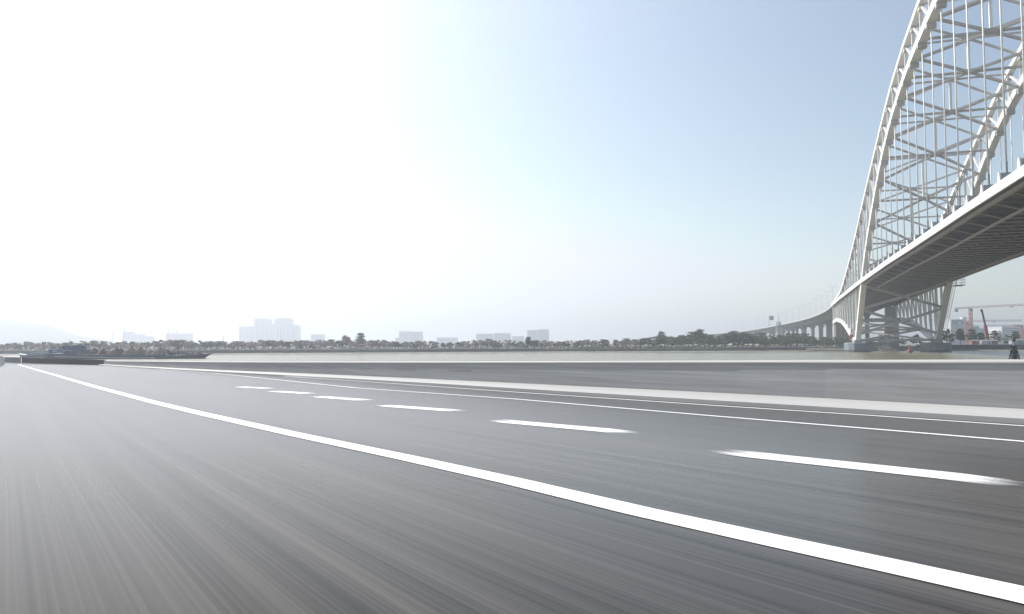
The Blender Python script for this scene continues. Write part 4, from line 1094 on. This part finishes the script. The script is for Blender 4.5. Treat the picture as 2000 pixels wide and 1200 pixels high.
R = [[Vector((bx(q), DB-5.56, bz(q, y)-.12)), Vector((bx(q), DB-5.62, bz(q, y)-.12)), Vector((bx(q), DB-5.62, bz(q, y)+.1)), Vector((bx(q), DB-5.56, bz(q, y)+.1))] for q, y in ((128, 696.3), (180, 697), (230, 698.6), (280, 699), (318, 698.2))]
mb.loft(R); mb.build('rubbing_strake', m_hullw, hull)
mb = MB()
R = [[Vector((bx(q), DB-5.4, bz(q, y)-.5)), Vector((bx(q), DB-5.1, bz(q, y)-.5)), Vector((bx(q), DB-5.1, bz(q, y)+.2)), Vector((bx(q), DB-5.4, bz(q, y)+.2))] for q, y in ((172, 692.6), (230, 694.3), (300, 694), (338, 693))]
mb.loft(R); mb.build('hatch_coaming', m_cab2, hull)
def pbox(name, x0, x1, yt, yb, y0, y1, m, par):
    mb = MB(); za, zb6 = bz((x0+x1)/2, yt), bz((x0+x1)/2, yb)
    xa_, xb2 = xat(x0, DB+y0), xat(x1, DB+y1); mb.box(((xa_+xb2)/2, DB+(y0+y1)/2, (za+zb6)/2), (max(xb2-xa_, .3), y1-y0, za-zb6)); return mb.build(name, m, par)
dh = pbox('deckhouse', 121, 169, 675.0, 694, -4.2, 4.2, m_cab2, e)
pbox('engine_casing', 168.9, 178, 683, 694, -3.8, 3.8, m_cab2, e)
wh = pbox('wheelhouse', 99, 121.1, 683, 693, -4.0, 4.0, m_cab, e)
pbox('roof', 118, 172, 673.6, 675.0, -4.6, 4.6, m_boatw, dh)
pbox('roof', 96, 124, 681.7, 683, -4.4, 4.4, m_boatw, wh)
for x0, x1 in ((104, 106.4), (107.6, 110), (111, 113.2)): pbox('window', x0, x1, 684.2, 688, -4.12, -3.9, mat('window_pale', (.35, .5, .45), .2), wh)
for x0, x1, yt, yb in ((139, 141.6, 675.9, 678), (164.5, 166.3, 675.9, 678.2), (129, 133, 678, 683)): pbox('window', x0, x1, yt, yb, -4.3, -4.1, m_boatw if x0 < 160 and x0 > 135 else m_cab, dh)
pbox('open_bay', 124, 138, 685.5, 693.5, -4.26, -4.18, m_hull, dh)
pbox('bay_lintel', 120, 141, 684.6, 685.4, -4.4, -4.15, m_hullw, dh)
mb = MB(); mb.beam(Vector((bx(140.5), DB-4.3, bz(140, 685))), Vector((bx(137.5), DB-4.3, bz(138, 694))), .2, .2); mb.build('bay_post', m_hullw, dh)
pbox('life_raft', 100, 111, 678.6, 681.3, -2, 1.5, m_dark, wh)
pbox('deck_locker', 112.5, 115.5, 675.5, 681.5, -2, 0, m_hullw, wh); pbox('deck_locker', 116, 120.5, 677.5, 681.5, -2, 0, m_crane, wh)
pbox('roof_locker', 127.5, 132.5, 672, 673.5, -1, 1, m_dark, dh); pbox('roof_locker', 155, 157.5, 672, 673.5, -1, 1, m_dark, dh); pbox('roof_locker', 167.5, 171.5, 672, 674, -1.5, 1, m_dark, dh)
mb = MB()
for x0, y0 in ((162, 666), (145, 671), (150, 670.5), (94, 676), (135, 662)): mb.tube([Vector((bx(x0), DB, bz(x0, 690 if x0 < 97 else 673.8))), Vector((bx(x0), DB, bz(x0, y0)))], .07, 5)
mb.beam(Vector((bx(159.5), DB, bz(162, 667.5))), Vector((bx(164.5), DB, bz(162, 667.5))), .08, .08)
mb.beam(Vector((bx(165), DB, bz(165, 674.3))), Vector((bx(177), DB, bz(177, 674.3))), .12, .12)
mb.beam(Vector((bx(106), DB, bz(106, 674))), Vector((bx(121), DB, bz(121, 673.4))), .1, .1)
mb.build('antenna', m_steel, dh)
mb = MB()
for q in range(90, 99, 2): mb.beam(Vector((bx(q), DB-4.6, bz(q, 690.3))), Vector((bx(q), DB-4.6, bz(q, 682.5+(q % 3)))), .09, .09)
mb.beam(Vector((bx(90), DB-4.6, bz(90, 683))), Vector((bx(99), DB-4.6, bz(99, 683))), .09, .09); mb.beam(Vector((bx(90), DB-4.6, bz(90, 686.5))), Vector((bx(99), DB-4.6, bz(99, 686.5))), .09, .09)
mb.build('stern_railing', m_steel, e)
mb = MB()
for a, c_ in (((178, 685), (183, 679)), ((178, 682), (185, 684)), ((183, 679), (186, 688))): mb.beam(Vector((bx(a[0]), DB-2, bz(*a))), Vector((bx(c_[0]), DB-2, bz(*c_))), .12, .12)
mb.build('cargo_gantry', m_steel, e)
mb = MB(); mb.tube([Vector((bx(348.3), DB, bz(348, 692))), Vector((bx(348.3), DB, bz(348, 665)))], .11, 6); ms = mb.build('mast', m_dark, e)
mb = MB(); mb.box(Vector((bx(348.3), DB, bz(348, 667))), (.32, .32, .6)); mb.build('mast_light', m_dark, ms)
rd = random.Random(5); mb = MB()
for i in range(60):
    q = rd.choice([rd.uniform(336, 348), rd.uniform(350, 370), rd.uniform(374, 386), rd.uniform(388, 396)]); sz = rd.uniform(.2, .62)
    yy = 692.6-(q-336)*.012 - rd.uniform(0, 2.6)
    mb.box(Vector((bx(q), DB+rd.uniform(-2.6, 1.5), bz(q, yy))), (sz*rd.uniform(.7, 2), sz, sz*.9), rz=rd.uniform(0, 1.5))
    mb.beam(Vector((bx(q), DB-1, bz(q, 693))), Vector((bx(q+rd.uniform(-1, 1)), DB-1, bz(q, yy))), .09, .09)
mb.build('foredeck_winches', m_dark, e)
for (a, c_) in (((336, 694), (338, 691.5)), ((325, 692), (329, 690.5))):
    mb = MB(); mb.beam(Vector((bx(a[0]), DB-4, bz(*a))), Vector((bx(c_[0]), DB-4, bz(*c_))), .25, .25); mb.build('white_fender', m_boatw, e)
def heap(px, yt, hwpx, m, lab, y_off=0.0, seed=0):
    rd = random.Random(seed); c = Vector((bx(px), DB+y_off, bz(px, 694.8))); H = bz(px, yt-1.0)-c.z; W_ = hwpx*kb
    mb = MB(); R = []
    na, nr = 22, 9; phs = [rd.uniform(0, 6.28) for _ in range(5)]
    for k in range(nr):
        u = k/(nr-1); ring = []
        for j in range(na):
            a = 6.283*j/na; wob = 1+0.10*math.sin(2*a+phs[0])+0.07*math.sin(5*a+phs[1])+rd.uniform(-.03, .03)
            r = W_*(1-u)*wob; ry = min(4.5, W_)*(1-u)*wob
            z = H*(1-(1-u)**1.15) if u < 1 else H
            z = H*(u**0.92)*(0.97+rd.uniform(-.02, .03))
            ring.append(c+Vector((math.cos(a)*max(r, .12), math.sin(a)*max(ry, .1), z - (0 if u < .9 else 0.0))))
        R.append(ring)
    mb.loft(R)
    tag(mb.build('ore_heap', m, smooth=False), lab, 'ore heap', 'ore heaps loaded on the barge')
for k, (px, yt, hw_, m_, lab) in enumerate(((186, 680.8, 17, m_ore, 'rounded dark ore heap beside the deckhouse, first from the stern'), (202, 681, 15, m_ore2, 'pointed reddish ore heap, second from the stern'), (228, 679.6, 19, m_ore, 'tall rounded ore heap third from the stern'), (236.5, 680.5, 12, m_ore, 'narrow ore peak touching the third heap'),
        (257, 678.4, 22, m_ore2, 'pointed ore heap with a pale foot at the middle of the barge'), (275, 679.6, 19, m_ore, 'broad rounded dark heap right of the middle of the barge'), (293, 684, 15, m_ore2, 'low light red heap between two tall heaps'), (314, 679.4, 25, m_ore, 'largest broad ore heap towards the bow'), (327, 683, 14, m_ore, 'last small ore heap next to the foredeck'))):
    heap(px, yt, hw_, m_, lab, seed=20+k)

# pale vessel behind the stern
DB2 = 285
e = empty('river_boat', Vector((xat(65, DB2), DB2, 0)), 'pale blue-grey boat with a red-topped rail half hidden by the barge stern', 'boat')
def x2(px): return xat(px, DB2)
def z2(px, py): return zat(px, py, DB2)
mb = MB(); R = []
for px, yt, half in ((37.5, 690, .2), (41, 691, 1.2), (46, 692.8, 2.2), (55, 693.5, 2.8), (70, 693.2, 3), (90, 692.5, 3), (104, 692, 3)):
    xx = x2(px); R.append([Vector((xx+(0 if px > 44 else 1.0), DB2-half*.6, -.5)), Vector((xx, DB2-half, z2(px, yt))), Vector((xx, DB2+half, z2(px, yt))), Vector((xx+(0 if px > 44 else 1.0), DB2+half*.6, -.5))])
m_pale = mat('pale_boat_paint', (.22, .31, .36), .6)
mb.loft(R); mb.build('hull', m_pale, e)
mb = MB(); mb.box(Vector((x2(72), DB2, z2(72, 691.2))), (x2(82)-x2(55), 3.6, .9)); mb.build('cabin', m_pale, e)
mb = MB(); mb.box(Vector((x2(64), DB2-.5, z2(64, 688.6))), (x2(73)-x2(57), 2, .25)); mb.build('awning', m_red, e)
mb = MB()
for q in (57.5, 62, 67, 72.5): mb.beam(Vector((x2(q), DB2-.5, z2(q, 691))), Vector((x2(q), DB2-.5, z2(q, 688.6))), .08, .08)
mb.build('awning_post', m_steel, e)

# ================================================================ HAZE
mb = MB(); X0, Y0 = 6000, -250
P = [(-X0, Y0, -2.5), (X0, Y0, -2.5), (X0, 5600, -2.5), (-X0, 5600, -2.5), (-X0, Y0, 135), (X0, Y0, 135), (X0, 5600, 135), (-X0, 5600, 135)]
mb.hexa([Vector(q) for q in P])
m_h = bpy.data.materials.new('haze'); m_h.use_nodes = True; t = m_h.node_tree
for n in list(t.nodes): t.nodes.remove(n)
o_ = t.nodes.new('ShaderNodeOutputMaterial'); pv = t.nodes.new('ShaderNodeVolumePrincipled')
pv.inputs['Color'].default_value = (0.70, 0.735, 0.82, 1); pv.inputs['Density'].default_value = 0.00052; pv.inputs['Anisotropy'].default_value = 0.5
t.links.new(pv.outputs[0], o_.inputs['Volume'])
hz_o = tag(mb.build('haze', m_h), kind='stuff')
